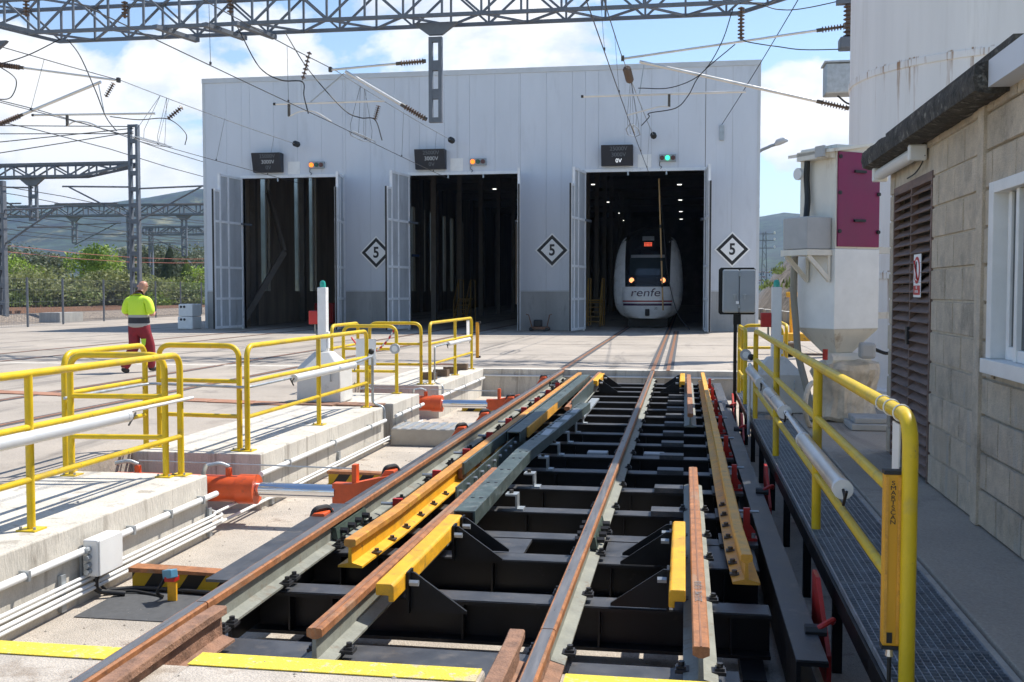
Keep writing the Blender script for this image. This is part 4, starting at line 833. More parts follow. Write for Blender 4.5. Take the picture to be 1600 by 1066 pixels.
# hydraulic rams
def ram(y, lb):
    o = thing('hydraulic_ram', lb, 'hydraulic ram', (-3.8, y, -.35), 'hydraulic rams'); z = -.215
    q = B(); q.tube([(-4.95, y, z), (-3.78, y, z)], .115, 20); obj('barrel', q, 'orange_red', o, smooth=40)
    q = B(); q.tube([(-3.80, y, z), (-3.64, y, z)], [.128, .128], 20); obj('gland', q, 'orange_red', o, smooth=40)
    q = B(); q.tube([(-3.64, y, z), (-2.93, y, z)], .062, 18); obj('rod', q, 'chrome', o, smooth=40)
    q = B(); q.prism([(0, -.09), (.16, -.09), (.50, .11), (.50, .16), (.16, .08), (0, .08)], (-2.95, y - .05, z), (1, 0, 0), (0, 0, 1), (0, .10, 0)); obj('clevis', q, 'orange_red', o, bevel=.006)
    for x in (-4.75, -3.90):
        q = B(); q.tube([(x, y, z + .11), (x, y, z + .18)], .03, 8); pt = obj('port', q, 'orange_red', o)
        q = B(); q.tube(fillet([(x, y, z + .19), (x - .06, y - .05, z + .23), (x - .16, y - .1, z + .21)], .04), .018, 8); obj('fitting', q, 'galv', pt)
    q = B(); q.tube(fillet([(-4.06, y - .10, z + .21), (-4.06, y - .16, z + .16), (-4.07, y - .16, z - .2), (-4.2, y - .12, -.46)], .08), .02, 8); obj('hose', q, 'hose', o, smooth=60)
    q = B(); q.tube([(-4.75, y + .02, z + .22), (-2.75, y + .02, z + .20)], .007, 6); obj('position_rod', q, 'galv', o)
    q = B(); q.box(-2.78, y - .03, z + .08, -2.74, y + .05, z + .24); obj('rod_bracket', q, 'orange_red', o)
    q = B(); q.box(-5.1, y - .25, -.52, -4.1, y + .25, -.46); obj('bed_plate', q, 'black_steel', o)
ram(8.60, 'near orange hydraulic ram with chrome rod pushing the left rail'); ram(15.68, 'far orange hydraulic ram with chrome rod pushing the left rail')
# hazard-striped stop beams, tread-plate box, mats and sensor on the pit floor
def stop_beam(y, x0, x1, lb):
    o = thing('stop_beam', lb, 'stop beam', (x0, y, -.52), 'hazard striped stop beams')
    q = B(); q.box(x0, y, -.52, x1, y + .02, -.40); obj('striped_web', q, 'hazard', o)
    q = B(); q.prism([(x0, -.399), (x1, -.399), (x1, -.375), (x0 + .8, -.385), (x0 + .35, -.372), (x0, -.368)], (0, y - .05, 0), (1, 0, 0), (0, 0, 1), (0, .12, 0)); obj('rusty_flange', q, 'rust_rail', o)
    q = B(); q.box(x0, y - .06, -.518, x1, y - .001, -.505); obj('foot', q, 'hazard', o)
stop_beam(6.60, -3.70, -2.50, 'hazard striped stop beam with bent rusty top nearest the camera')
stop_beam(10.5, -3.66, -2.50, 'hazard striped stop beam behind the near hydraulic ram')
stop_beam(14.45, -3.75, -2.50, 'hazard striped stop beam behind the tread plate box')
stop_beam(17.4, -3.70, -2.50, 'hazard striped stop beam near the far end of the pit')
q = B(); q.box(-3.72, 5.93, -.519, -2.47, 6.52, -.514); obj('rubber_mat', q, 'mat_dark', label='dark rubber mat on the pit floor before the near stop beam', cat='mat')
o = thing('proximity_sensor', 'blue and red proximity sensor on a yellow bracket by the stop beam', 'sensor', (-3.3, 6.35, -.515))
q = B(); q.box(-3.31, 6.34, -.515, -3.25, 6.36, -.38); obj('bracket', q, 'yellow_clamp', o); q = B(); q.box(-3.31, 6.30, -.379, -3.24, 6.37, -.35); obj('clip', q, 'red', o)
q = B(); q.bar((-3.33, 6.36, -.345), (-3.23, 6.28, -.315), .05, .055); obj('head', q, 'sensor_blue', o, bevel=.005)
q = B(); q.tube(spline([(-3.33, 6.36, -.36), (-3.36, 6.3, -.45), (-3.38, 6.4, -.505), (-3.6, 6.46, -.50), (-3.78, 6.4, -.48), (-3.80, 6.3, -.30)]), .010, 6); obj('cable', q, 'cable', o)
o = thing('cable_conduit', 'dark corrugated conduit lying in front of the striped stop beam', 'conduit', (-3.1, 6.5, -.51)); q = B(); q.tube(spline([(-3.78, 6.42, -.49), (-3.6, 6.52, -.495), (-3.2, 6.50, -.495), (-2.8, 6.45, -.495), (-2.5, 6.43, -.495)]), .016, 7); obj('pipe', q, 'hose_black', o, smooth=60)
o = thing('tread_plate_box', 'aluminium tread plate box beside the left rail', 'box', (-3.2, 13.6, -.52))
q = B(); q.box(-3.78, 13.30, -.519, -2.60, 14.05, -.30); obj('body', q, 'tread', o, bevel=.008)
for k in range(9): q = B(); q.box(-3.77 + k * .13, 13.31, -.299, -3.70 + k * .13, 14.04, -.292); obj('rib', q, 'galv', o)
for x, y, w_, lb in ((-1.32, 4.95, .35, 'drain grid on the pit floor between the near rails'),):
    o = thing('drain_grid', lb, 'drain', (x, y, -.52)); 
    for k in range(9): q = B(); q.box(x, y + k * .06, -.519, x + w_, y + .035 + k * .06, -.505); obj('grid_bar', q, 'black_steel', o)
for x, y in ((-1.98, 5.0), (-.40, 4.9)):
    o = thing('jack_foot', f'small orange support foot under the {"left" if x < -1 else "right"} near rail', 'support', (x, y, -.52)); q = B(); q.box(x, y, -.519, x + .09, y + .09, -.30); obj('block', q, 'orange_red', o, bevel=.006); q = B(); q.tube([(x - .12, y + .04, -.38), (x, y + .04, -.34)], .02, 8); obj('lever', q, 'orange_red', o)
# ------------------------------------------------------------------ conduits on the pit wall
def pipe(name, lb, pts, r, m='white_plastic', cat='pipe', group='conduits on the pit wall', rad=.05, clips=None):
    o = thing(name, lb, cat, pts[0], group); q = B(); q.tube(fillet(pts, rad) if len(pts) > 2 else pts, r, 9); obj('pipe', q, m, o, smooth=50)
    if clips:
        a, c, n = Vector(pts[0]), Vector(pts[-1]), clips
        for k in range(n):
            p = a.lerp(c, (k + .5) / n); q = B(); q.box(p.x - r - .012, p.y - .012, p.z - r - .006, p.x + r + .005, p.y + .012, p.z + r + .006); obj('clip', q, 'galv', o)
    return o
xf = XE + .045
for ya, yb, seg in ((2.5, 6.18, 'below the near railing, near half'), (6.50, 8.12, 'below the near railing, right of the junction box'), (9.05, 13.1, 'along the second wall block'), (13.6, 15.1, 'along the third wall block'), (16.2, 19.9, 'along the farthest wall block')):
    pipe('conduit', f'thick white conduit {seg}', [(xf, ya, -.165), (xf, yb, -.165)], .024, clips=3)
for z, r, lb in ((-.335, .012, 'upper thin'), (-.365, .012, 'second thin'), (-.405, .014, 'third thin'), (-.435, .014, 'lowest thin')):
    pipe('conduit', f'{lb} white conduit low on the near pit wall', [(xf, 2.5, z), (xf, 8.08, z), (xf - .03, 8.15, z), (xf - .03, 9.3, z), (xf, 9.4, z)] if z > -.34 or z < -.43 else [(xf, 2.5, z), (xf, 8.25, z), (xf - .2, 8.4, z)], r)
for z in (-.40, -.43): pipe('conduit', f'{"upper" if z > -.41 else "lower"} thin white conduit low on the second wall block', [(xf, 9.4, z), (xf, 15.05, z)], .013)
q = B(); q.tube(fillet([(-3.83, YE - .03, -.13), (1.2, YE - .03, -.13)], .02), .016, 8); obj('conduit', q, 'white_plastic', label='thin white conduit across the far end wall of the pit', cat='pipe', smooth=50)
for k, (y0, z0, z1) in enumerate(((5.95, -.50, -.27), (8.02, -.50, -.27), (9.35, -.50, -.3), (11.3, -.50, -.3), (14.2, -.5, -.3))):
    q = B(); q.box(XE + .003, y0, z0, XE + .030, y0 + .05, z1); obj('support_channel', q, 'galv', label=f'upright galvanised pipe support on the pit wall, {("first", "second", "third", "fourth", "fifth")[k]} from the camera', cat='support', group='pipe supports')
jb = thing('junction_box', 'white junction box with cable glands on the near pit wall', 'junction box', (XE + .08, 6.3, -.36))
q = B(); q.box(XE + .02, 6.20, -.34, XE + .13, 6.49, -.10); obj('body', q, 'white_plastic', jb, bevel=.012)
q = B(); q.box(XE + .1305, 6.205, -.335, XE + .14, 6.485, -.105); obj('lid', q, 'white_plastic', jb, bevel=.004)
for z in (-.16, -.21, -.26, -.30): q = B(); q.tube([(XE + .07, 6.155, z), (XE + .07, 6.199, z)], .019, 8); obj('gland', q, 'galv', jb)
q = B(); q.tube(spline([(XE + .06, 6.3, -.34), (XE + .05, 6.3, -.42), (XE + .06, 6.33, -.47), (XE + .2, 6.40, -.50)]), .018, 8); obj('cable', q, 'hose_black', jb, smooth=60)
q = B(); q.box(XE + .004, 6.19, -.37, XE + .019, 6.5, -.14); obj('back_plate', q, 'galv', jb)
# ================================================================== yellow railings
def railing(lb, p0, p1, posts=(), h=.985, mids=(.65, .32), r=.026, open_start=False, open_end=False, plates=True, m='yellow'):
    p0, p1 = Vector(p0), Vector(p1); o = thing('railing', lb, 'railing', p0, 'yellow tubular railings'); up = Vector((0, 0, h)); d = (p1 - p0).normalized()
    path = ([] if open_start else [p0]) + [p0 + up, p1 + up] + ([] if open_end else [p1])
    q = B(); q.tube(fillet(path, .13, 6) if len(path) > 2 else path, r, 12); obj('frame', q, m, o, smooth=50)
    for z in mids: q = B(); q.tube([p0 + Vector((0, 0, z)), p1 + Vector((0, 0, z))], r * .8, 10); obj('mid_rail', q, m, o, smooth=50)
    L = (p1 - p0).length; feet = ([] if open_start else [p0]) + ([] if open_end else [p1])
    for t_ in posts:
        p = p0.lerp(p1, t_); q = B(); q.tube([p, p + up * .99], r, 12); obj('post', q, m, o, smooth=50); feet.append(p)
    if plates:
        for p in feet:
            q = B(); q.box(p.x - .065, p.y - .065, p.z + .001, p.x + .065, p.y + .065, p.z + .011); bp = obj('base_plate', q, m, o)
            for s in (-1, 1): q = B(); q.tube([(p.x + s * .048, p.y - .04, p.z + .0115), (p.x + s * .048, p.y - .04, p.z + .028)], .009, 6); obj('bolt', q, 'galv', bp)
    return o
XRL = -4.04
railing('long yellow railing on the near left wall block, running out of frame', (XRL, 1.9, 0), (XRL, 8.0, 0), posts=(.345, .672))
railing('short yellow railing across the near notch, closest to the camera', (XRL - .09, 7.92, 0), (-4.92, 7.86, 0))
railing('yellow railing along the back of the near notch', (-5.06, 8.0, 0), (-5.08, 9.36, 0))
railing('short yellow railing across the far side of the near notch', (-4.98, 9.44, 0), (XRL - .09, 9.36, 0))
railing('yellow railing with three posts on the second wall block', (XRL, 9.33, 0), (XRL, 13.1, 0), posts=(.52,))
railing('short yellow railing with chain across the far notch', (-4.17, 15.0, 0), (-4.98, 15.0, 0))
railing('yellow railing along the back of the far notch', (-5.16, 15.0, 0), (-5.2, 16.4, 0))
railing('short yellow railing across the far side of the far notch', (-5.02, 16.45, 0), (-4.18, 16.5, 0))
railing('yellow railing on the farthest wall block at the pit end', (XRL, 16.52, 0), (XRL, 19.9, 0), posts=(.56,))
XRR = .83
rr = railing('long yellow railing along the grating walkway on the right', (XRR, 4.08, 0), (XRR, 12.7, 0), posts=(.32, .668), h=1.03, mids=(.70, .34), r=.029, plates=False)
railing('short yellow railing loop at the far end of the walkway, left', (.80, 14.3, 0), (.80, 15.9, 0), plates=False)
railing('short yellow railing loop at the far end of the walkway, across', (.86, 16.2, 0), (1.45, 16.3, 0), plates=False)
railing('short yellow railing loop at the far end of the walkway, right', (1.52, 16.4, 0), (1.60, 19.2, 0), plates=False)
for k, y in enumerate((4.25, 4.45, 4.62)):
    q = B(); q.tube([(XRR + .032 * math.cos(t_ * .42), y, 1.03 + .032 * math.sin(t_ * .42)) for t_ in range(16)], .004, 5); obj('cable_tie', q, 'white_plastic', label=f'white cable tie round the top of the right railing, {("nearest", "middle", "farthest")[k]} of three', cat='cable tie', group='cable ties on the right railing')
# tube lamps and conduits on the railings
def tube_lamp(lb, p0, p1, r, m, cap='white_plastic'):
    p0, p1 = Vector(p0), Vector(p1); o = thing('tube_housing', lb, 'tube', p0, 'tube housings on the railings'); d = (p1 - p0).normalized(); q = B(); q.tube([p0, p1], r, 14); obj('tube', q, m, o, smooth=40)
    for a, s in ((p0, -1), (p1, 1)):
        q = B(); q.tube([a, a + d * s * .05], r * 1.06, 14); obj('end_cap', q, cap, o, smooth=40)
        q = B(); q.tube(spline([a + d * s * .05, a + d * s * .10 + Vector((0, 0, -.03)), a + d * s * .06 + Vector((0, 0, -.07)), a + d * s * .16 + Vector((0, 0, .01))], 6), .007, 6); obj('cable', q, 'cable', o)
tube_lamp('thick white tube on the near left railing', (XRL + .075, 3.2, .60), (XRL + .075, 7.0, .60), .042, 'white_plastic')
tube_lamp('thick white tube on the railing of the second wall block', (XRL + .07, 10.4, .60), (XRL + .07, 12.3, .60), .04, 'white_plastic')
tube_lamp('thick white tube on the farthest left railing', (XRL + .07, 17.6, .60), (XRL + .07, 19.3, .60), .035, 'white_plastic')
tube_lamp('near silver tube slung under the right walkway railing', (XRR - .09, 5.15, .57), (XRR - .09, 6.75, .57), .045, 'alu')
tube_lamp('middle silver tube slung under the right walkway railing', (XRR - .09, 8.1, .60), (XRR - .09, 9.5, .60), .05, 'alu')
tube_lamp('far silver tube slung under the right walkway railing', (XRR - .09, 10.6, .60), (XRR - .09, 12.2, .60), .05, 'alu')
pipe('rail_conduit', 'white conduit clipped to the near left railing', [(XRL + .05, 7.05, .625), (XRL + .05, 8.12, .625)], .013, 'white_plastic', group='conduits on the railings')
pipe('rail_conduit', 'white conduit along the railings round the near notch', [(-5.0, 7.9, .625), (-5.0, 9.3, .625), (XRL + .02, 9.30, .60), (XRL + .06, 10.3, .61)], .013, 'galv', group='conduits on the railings', rad=.12)
pipe('rail_conduit', 'grey conduit running down the last post of the second railing', [(XRL + .06, 12.35, .62), (XRL + .06, 13.16, .66), (XRL + .06, 13.16, .05), (XRL + .21, 13.16, .0), (XRL + .215, 13.16, -.18)], .018, 'galv', group='conduits on the railings')
pipe('rail_conduit', 'grey conduit down the first post of the farthest left railing', [(XRL + .06, 17.5, .61), (XRL + .06, 16.6, .60), (XRL + .06, 16.6, .03), (XRL + .22, 16.5, -.02), (XRL + .22, 16.5, -.25)], .014, 'galv', group='conduits on the railings')
pipe('rail_conduit', 'grey conduit along the right walkway railing', [(XRR - .08, 9.6, .62), (XRR - .08, 10.5, .62)], .016, 'galv', group='conduits on the railings')
pipe('rail_conduit', 'pale conduit between the near and middle silver tubes', [(XRR - .08, 6.85, .58), (XRR - .08, 8.05, .60)], .016, 'white_plastic', group='conduits on the railings')
pipe('rail_conduit', 'white conduit bent down at the far end of the right railing', [(XRR - .07, 12.3, .64), (XRR - .07, 12.75, .64), (XRR - .07, 12.75, -.2)], .02, 'white_plastic', group='conduits on the railings')
for x, y, z, lb in ((XRL + .05, 13.14, .72, 'black round knob on the second left railing'), (XRR - .05, 12.75, .72, 'black round knob at the far end of the right railing')):
    q = B(); q.lathe([(.0, -.04), (.03, -.03), (.042, 0), (.03, .03), (.0, .04)], (x, y, z), 12); obj('knob', q, 'black_rubber', label=lb, cat='knob', smooth=60)
for x, y, z, lb in ((-4.17, 14.93, .66, 'round white reflector on the chained left railing'), (.80, 14.24, .66, 'round white reflector on the far right railing loop')):
    o = thing('reflector', lb, 'reflector', (x, y, z)); q = B(); q.tube([(x, y, z), (x, y - .03, z)], .075, 20); obj('rim', q, 'box_grey', o, smooth=40); q = B(); q.tube([(x, y - .031, z), (x, y - .036, z)], .045, 16); obj('lens', q, 'white_plastic', o)
q = B(); q.tube([Vector((-4.86, 15.0, .82)).lerp(Vector((-4.2, 14.98, .93)), k / 16) - Vector((0, 0, .26 * 4 * (k / 16) * (1 - k / 16))) for k in range(17)], .014, 6); obj('barrier_chain', q, 'chain_red', label='red and white chain hanging across the far notch railing', cat='chain', smooth=60)
# light curtain units
def curtain(x, y, lb, z0, z1, w_, d_, txt):
    o = thing('light_curtain', lb, 'light curtain', (x, y, z0)); q = B(); q.box(x - w_ / 2, y - d_ / 2, z0, x + w_ / 2, y + d_ / 2, z1); obj('housing', q, 'curtain_yellow', o, bevel=.004)
    for s in (-1, 1): q = B(); q.box(x + s * w_ * .36 - .005, y - d_ / 2 - .004, z0 + .01, x + s * w_ * .36 + .005, y - d_ / 2 - .0005, z1 - .01); obj('groove', q, 'orange_guard', o)
    for z in (z0 - .014, z1): q = B(); q.box(x - w_ / 2 - .002, y - d_ / 2 - .002, z, x + w_ / 2 + .002, y + d_ / 2 + .002, z + .014); obj('end_cap', q, 'black_rubber', o)
    for z in (z0 + .0, z1 - .01): q = B(); q.box(x + w_ / 2, y - .02, z - .01, x + w_ / 2 + .03, y + .03, z + .03); obj('mount', q, 'black_rubber', o)
    if txt:
        for k, ch in enumerate('SMARTSCAN'): text('lettering', ch, .023, 'sign_black', (x, y - d_ / 2 - .0015, z1 - .032 - k * .0185), (R(90), R(90) * 0, 0), o, ext=.0006, sx=1.25)
        q = B(); q.box(x - .016, y - d_ / 2 - .003, z0 + .012, x + .004, y - d_ / 2 - .0006, z0 + .052); obj('rating_label', q, 'sign_black', o)
        q = B(); q.tube([(x, y, z0 - .015), (x, y, z0 - .045)], [.012, .016], 8); obj('plug', q, 'alu', o); q = B(); q.tube([(x, y, z0 - .045), (x, y, z0 - .2)], .008, 8); obj('cable', q, 'cable', o)
    return o
curtain(.775, 4.12, 'near upright yellow orange light curtain unit on the right railing', .165, .815, .062, .05, True)
curtain(XRL + .09, 20.02, 'far upright yellow orange light curtain unit on the farthest left railing', .22, .90, .06, .05, False)
q = B(); q.box(.812, 4.20, .36, .818, 4.33, .99); obj('white_board', q, 'white_plastic', label='white plastic strip fixed inside the near end of the right railing', cat='panel')
q = B(); q.box(XRL - .01, 19.45, .60, XRL + .0, 19.7, .95); obj('white_board', q, 'white_plastic', label='white paper panel tied to the farthest left railing', cat='panel')
q = B(); q.box(-4.75, 14.88, .42, -4.45, 14.9, .80); obj('white_board', q, 'white_plastic', label='white panel behind the second left railing', cat='panel')
# ================================================================== grating walkway on the right
gw = thing('grating_walkway', 'galvanised grating walkway on black posts beside the right railing', 'walkway', (1.05, 3.5, 0))
gb = B()
for k in range(15): x = .80 + k * .0325; gb.box(x, 0, -.03, x + .004, .985, -.002)
for k in range(26): gb.box(.80, .02 + k * .038, -.018, 1.26, .023 + k * .038, -.001)
for x in (.795, 1.258): gb.box(x, -.002, -.03, x + .006, .988, 0)
for y in (-.004, .985): gb.box(.795, y, -.03, 1.264, y + .004, .0)
gm = mesh('grating_panel', gb, 'grating')
for k in range(9): link('grating_panel', gm, (0, 3.6 + k * 1.0, 0), gw)
for k in range(3): link('grating_panel', gm, (-.03, 13.3 + k * 1.0, -.0), gw)
for x in (.80, 1.24): q = B(); q.box(x - .02, 3.6, -.13, x + .02, 16.3, -.035); obj('bearer', q, 'black_steel', gw)
for k in range(9): y = 4.3 + k * 1.4; q = B(); q.box(.785, y, -.52, .835, y + .05, -.131); obj('leg', q, 'black_steel', gw)
q = B(); q.box(1.27, 3.0, -.52, 1.318, YE, -.03); obj('pit_side_wall', q, 'concrete', kind='structure')
# ================================================================== beacons, cabinet, blocks, wagon
def beacon(x, y, lb, s):
    o = thing('beacon_post', lb, 'beacon', (x, y, 0), 'beacon posts')
    w_ = .27; q = B(); q.add([(x - w_ - .04, y - w_, 0), (x + w_ + .04, y - w_, 0), (x + w_ + .04, y + w_, 0), (x - w_ - .04, y + w_, 0), (x - w_ - .03, y - w_, .47), (x + w_ + .03, y - w_, .47), (x + w_ + .03, y + w_, .47), (x - w_ - .03, y + w_, .47), (x - .12, y - .1, .68), (x + .10, y - .1, .68), (x + .1, y + .1, .68), (x - .12, y + .1, .68)],
        [(3, 2, 1, 0), (0, 1, 5, 4), (1, 2, 6, 5), (2, 3, 7, 6), (3, 0, 4, 7), (4, 5, 9, 8), (5, 6, 10, 9), (6, 7, 11, 10), (7, 4, 8, 11), (8, 9, 10, 11)]); obj('concrete_base', q, 'base_white', o, bevel=.02)
    xc = x - .02; q = B(); q.box(xc - .06, y - .06, .681, xc + .06, y + .06, 1.55); obj('column', q, 'white_paint', o, bevel=.008)
    q = B(); q.lathe([(.04, 1.551), (.04, 1.60), (.03, 1.635), (.0, 1.645)], (xc, y, 0), 14); obj('green_lamp', q, 'beacon_green', o, smooth=50)
    q = B(); q.box(xc - .19, y - .05, 1.05, xc - .062, y + .05, 1.23); obj('red_box', q, 'beacon_red', o, bevel=.008)
    q = B(); q.tube(fillet([(xc - .10, y - .04, 1.049), (xc - .10, y - .04, .95), (xc - .06, y - .065, .9)], .04), .012, 6); obj('cable', q, 'hose', o)
    q = B(); q.box(xc + .061, y - .035, .72, xc + .085, y + .035, .95); obj('mount_plate', q, 'white_paint', o)
    q = B(); q.tube(fillet([(x + .18, y - w_ - .003, .30), (x + .18, y - w_ - .03, .30), (x + .18, y - w_ - .03, .40), (x + .18, y - w_ - .003, .40)], .02), .008, 6); obj('lifting_eye', q, 'galv', o)
beacon(-4.84, 13.78, 'white beacon post with green lamp and red box behind the left railing', 1); beacon(1.15, 13.55, 'white beacon post with green lamp and red box behind the right railing', -1)
cbn = thing('control_cabinet', 'grey two door control cabinet on a black post before the shed', 'cabinet', (.72, 16.1, -.5))
q = B(); q.prism([(-.245, -.34), (.245, -.34), (.27, -.31), (.27, .33), (.24, .36), (-.24, .36), (-.27, .33), (-.27, -.31)], (.77, 16.12, 1.49), (1, 0, 0), (0, 0, 1), (0, .05, 0)); obj('back_board', q, 'black_steel', cbn)
for x0, x1 in ((.555, .792), (.797, 1.03)): q = B(); q.box(x0, 15.93, 1.18, x1, 16.115, 1.815); d_ = obj('door', q, 'cabinet_grey', cbn, bevel=.02); q = B(); xh = x1 - .09 if x0 < .6 else x0 + .05; q.box(xh, 15.90, 1.44, xh + .05, 15.929, 1.46); q.box(xh + .02, 15.90, 1.38, xh + .035, 15.929, 1.439); obj('handle', q, 'galv', d_)
for z in (1.25, 1.72): q = B(); q.box(.78, 15.915, z, .81, 15.93, z + .05); obj('hinge', q, 'galv', cbn)
q = B(); q.box(.745, 15.922, 1.31, .79, 15.9295, 1.35); obj('label_plate', q, 'sign_white', cbn)
q = B(); q.box(.72, 16.10, 1.0, .83, 16.20, 1.149); obj('bracket', q, 'black_steel', cbn); q = B(); q.box(.725, 16.12, -.5, .775, 16.17, 1.0); obj('post', q, 'black_steel', cbn)
for k, (x, y, a) in enumerate(((-4.28, 17.45, .1), (-4.22, 18.1, -.1), (-4.2, 18.75, .3), (-4.2, 19.65, 0))):
    q = B(); q.box(-.13, -.07, 0, .13, .07, .12); link('timber_block', mesh('timber_block', q, 'wood'), (x, y, .001), None, (0, 0, a)); tag(bpy.data.objects[list(WL)[-1]], f'short timber block by the farthest left railing, {("first", "second", "third", "fourth")[k]} from the camera', 'timber', 'timber blocks')
o = thing('rail_trolley', 'yellow rail trolley with black wheels on the yard near the hopper', 'trolley', (2.75, 25.5, 0))
q = B(); q.box(2.35, 24.6, .18, 2.45, 26.6, .32); q.box(3.5, 24.6, .18, 3.6, 26.6, .32); obj('frame', q, 'wood', o)
q = B(); q.box(2.3, 25.6, .321, 3.6, 26.5, .5); obj('deck', q, 'yellow_clamp', o, bevel=.02)
for x, y in ((2.4, 24.9), (2.4, 26.4), (3.55, 24.9), (3.55, 26.4)): q = B(); q.tube([(x - .07, y, .17), (x + .07, y, .17)], .17, 16); obj('wheel', q, 'black_rubber', o)
q = B(); q.tube([(2.55, 26.3, .5), (2.55, 26.3, 1.35)], .05, 10); obj('post', q, 'yellow_clamp', o); q = B(); q.box(2.42, 26.2, 1.351, 2.68, 26.4, 1.48); obj('head', q, 'yellow_clamp', o, bevel=.02)

# loose stones, leaves and scraps on the pit floor and apron
random.seed(21); q = B()
for _ in range(420):
    if random.random() < .6: x, y, z = random.uniform(-3.75, -2.55), random.uniform(4.6, 18), -.519
    else: x, y, z = random.uniform(-3.6, 1.0), random.uniform(3.2, 4.15), ZA + .001
    if z > -.2 and (-2.42 < x < -2.02 or -.82 < x < -.45): continue
    s_ = random.uniform(.004, .014) * (1.6 if random.random() < .08 else 1); a = random.uniform(0, 6.3)
    p = [(x + s_ * random.uniform(.6, 1.4) * math.cos(a + k * 1.57), y + s_ * random.uniform(.6, 1.4) * math.sin(a + k * 1.57), z) for k in range(4)]; q.add(p + [(x, y, z + s_ * .7)], [(0, 1, 4), (1, 2, 4), (2, 3, 4), (3, 0, 4)])
obj('loose_stones', q, 'pebble', label='loose stones and scraps on the pit floor and apron', cat='debris', kind='stuff')
# ================================================================== overhead line equipment
def lattice(o, x0, x1, y0, y1, zb, zt, n, cw, m='grey_steel', taper0=0, taper1=0, bw=None):
    """box truss along X: four chords, diagonal braces and posts; the lower chords rise over the taper lengths"""
    bw = bw or cw * .6
    def zlow(x):
        if taper0 and x < x0 + taper0: return zt - .12 + (zb - zt + .12) * (x - x0) / taper0
        if taper1 and x > x1 - taper1: return zt - .12 + (zb - zt + .12) * (x1 - x) / taper1
        return zb
    for y in (y0, y1):
        q = B(); q.bar((x0, y, zt), (x1, y, zt), cw, cw); obj('top_chord', q, m, o)
        q = B(); xs = [x0] + ([x0 + taper0] if taper0 else []) + ([x1 - taper1] if taper1 else []) + [x1]
        for a, c in zip(xs, xs[1:]): q.bar((a, y, zlow(a)), (c, y, zlow(c)), cw, cw)
        obj('bottom_chord', q, m, o)
    dx = (x1 - x0) / n
    for k in range(n + 1):
        x = x0 + k * dx
        for y in (y0, y1):
            q = B(); q.bar((x, y, zlow(x)), (x, y, zt), bw, bw); obj('upright', q, m, o)
            if k < n:
                q = B(); a, c = ((zlow(x), zt) if k % 2 else (zt, zlow(x + dx))); a = zlow(x) if k % 2 else zt; c = zt if k % 2 else zlow(x + dx)
                q.bar((x, y, a), (x + dx, y, c), bw, bw); obj('brace', q, m, o)
        if k < n:
            q = B(); q.bar((x, y0 if k % 2 else y1, zlow(x)), (x + dx, y1 if k % 2 else y0, zlow(x + dx)), bw, bw); obj('brace', q, m, o)
            q = B(); q.bar((x, y0 if k % 2 else y1, zt), (x + dx, y1 if k % 2 else y0, zt), bw, bw); obj('brace', q, m, o)
def ladder(o, x, y, z0, z1, w_, d_, m='grey_steel', rungs=.75, wl=.07, nm='mast'):
    for s in (-1, 1): q = B(); q.bar((x + s * w_ / 2, y, z0), (x + s * w_ / 2, y, z1), wl, d_, up=(0, 1, 0)); obj('flange', q, m, o)
    n = max(2, round((z1 - z0) / rungs))
    for k in range(n + 1): z = z0 + (z1 - z0) * k / n; q = B(); h_ = .12; q.box(x - w_ / 2 + wl / 2, y - d_ * .45, max(z0, z - h_), x + w_ / 2 - wl / 2, y + d_ * .45, min(z1, z + h_)); obj('batten', q, m, o)
GY0, GY1, GZ = 25.0, 26.0, 8.10
ga = thing('gantry_beam', 'grey lattice steel gantry beam spanning the tracks across the top of the view', 'gantry', (-7, 25.5, 0))
lattice(ga, -19.2, 3.8, GY0, GY1, GZ, GZ + .85, 24, .085, taper0=2.8, taper1=2.6, bw=.05)
ladder(ga, 3.98, 25.5, 0, 9.2, .32, .16); ladder(ga, -19.4, 25.5, 0, 9.2, .40, .2)
def drop(o, x, y, zt, zb, w_=.30):
    q = B(); q.prism([(-.55, 0), (.55, 0), (.50, -.06), (w_ * .55, -.30), (-w_ * .55, -.30), (-.50, -.06)], (x, y - .06, zt), (1, 0, 0), (0, 0, 1), (0, .12, 0)); obj('head_plate', q, 'grey_steel', o)
    ladder(o, x, y, zb, zt - .35, w_ * .8, .14, rungs=.62, wl=.09)
dp = thing('drop_post', 'grey ladder-like drop post hanging from the gantry beam', 'post', (-6.06, 25.5, 5.63)); drop(dp, -6.06, 25.5, GZ - .05, 5.63)
dl = thing('drop_post', 'grey drop post hanging from the gantry beam outside the left edge', 'post', (-18.1, 25.5, 5.6)); drop(dl, -18.1, 25.5, GZ - .05, 5.6)
YC = 25.5
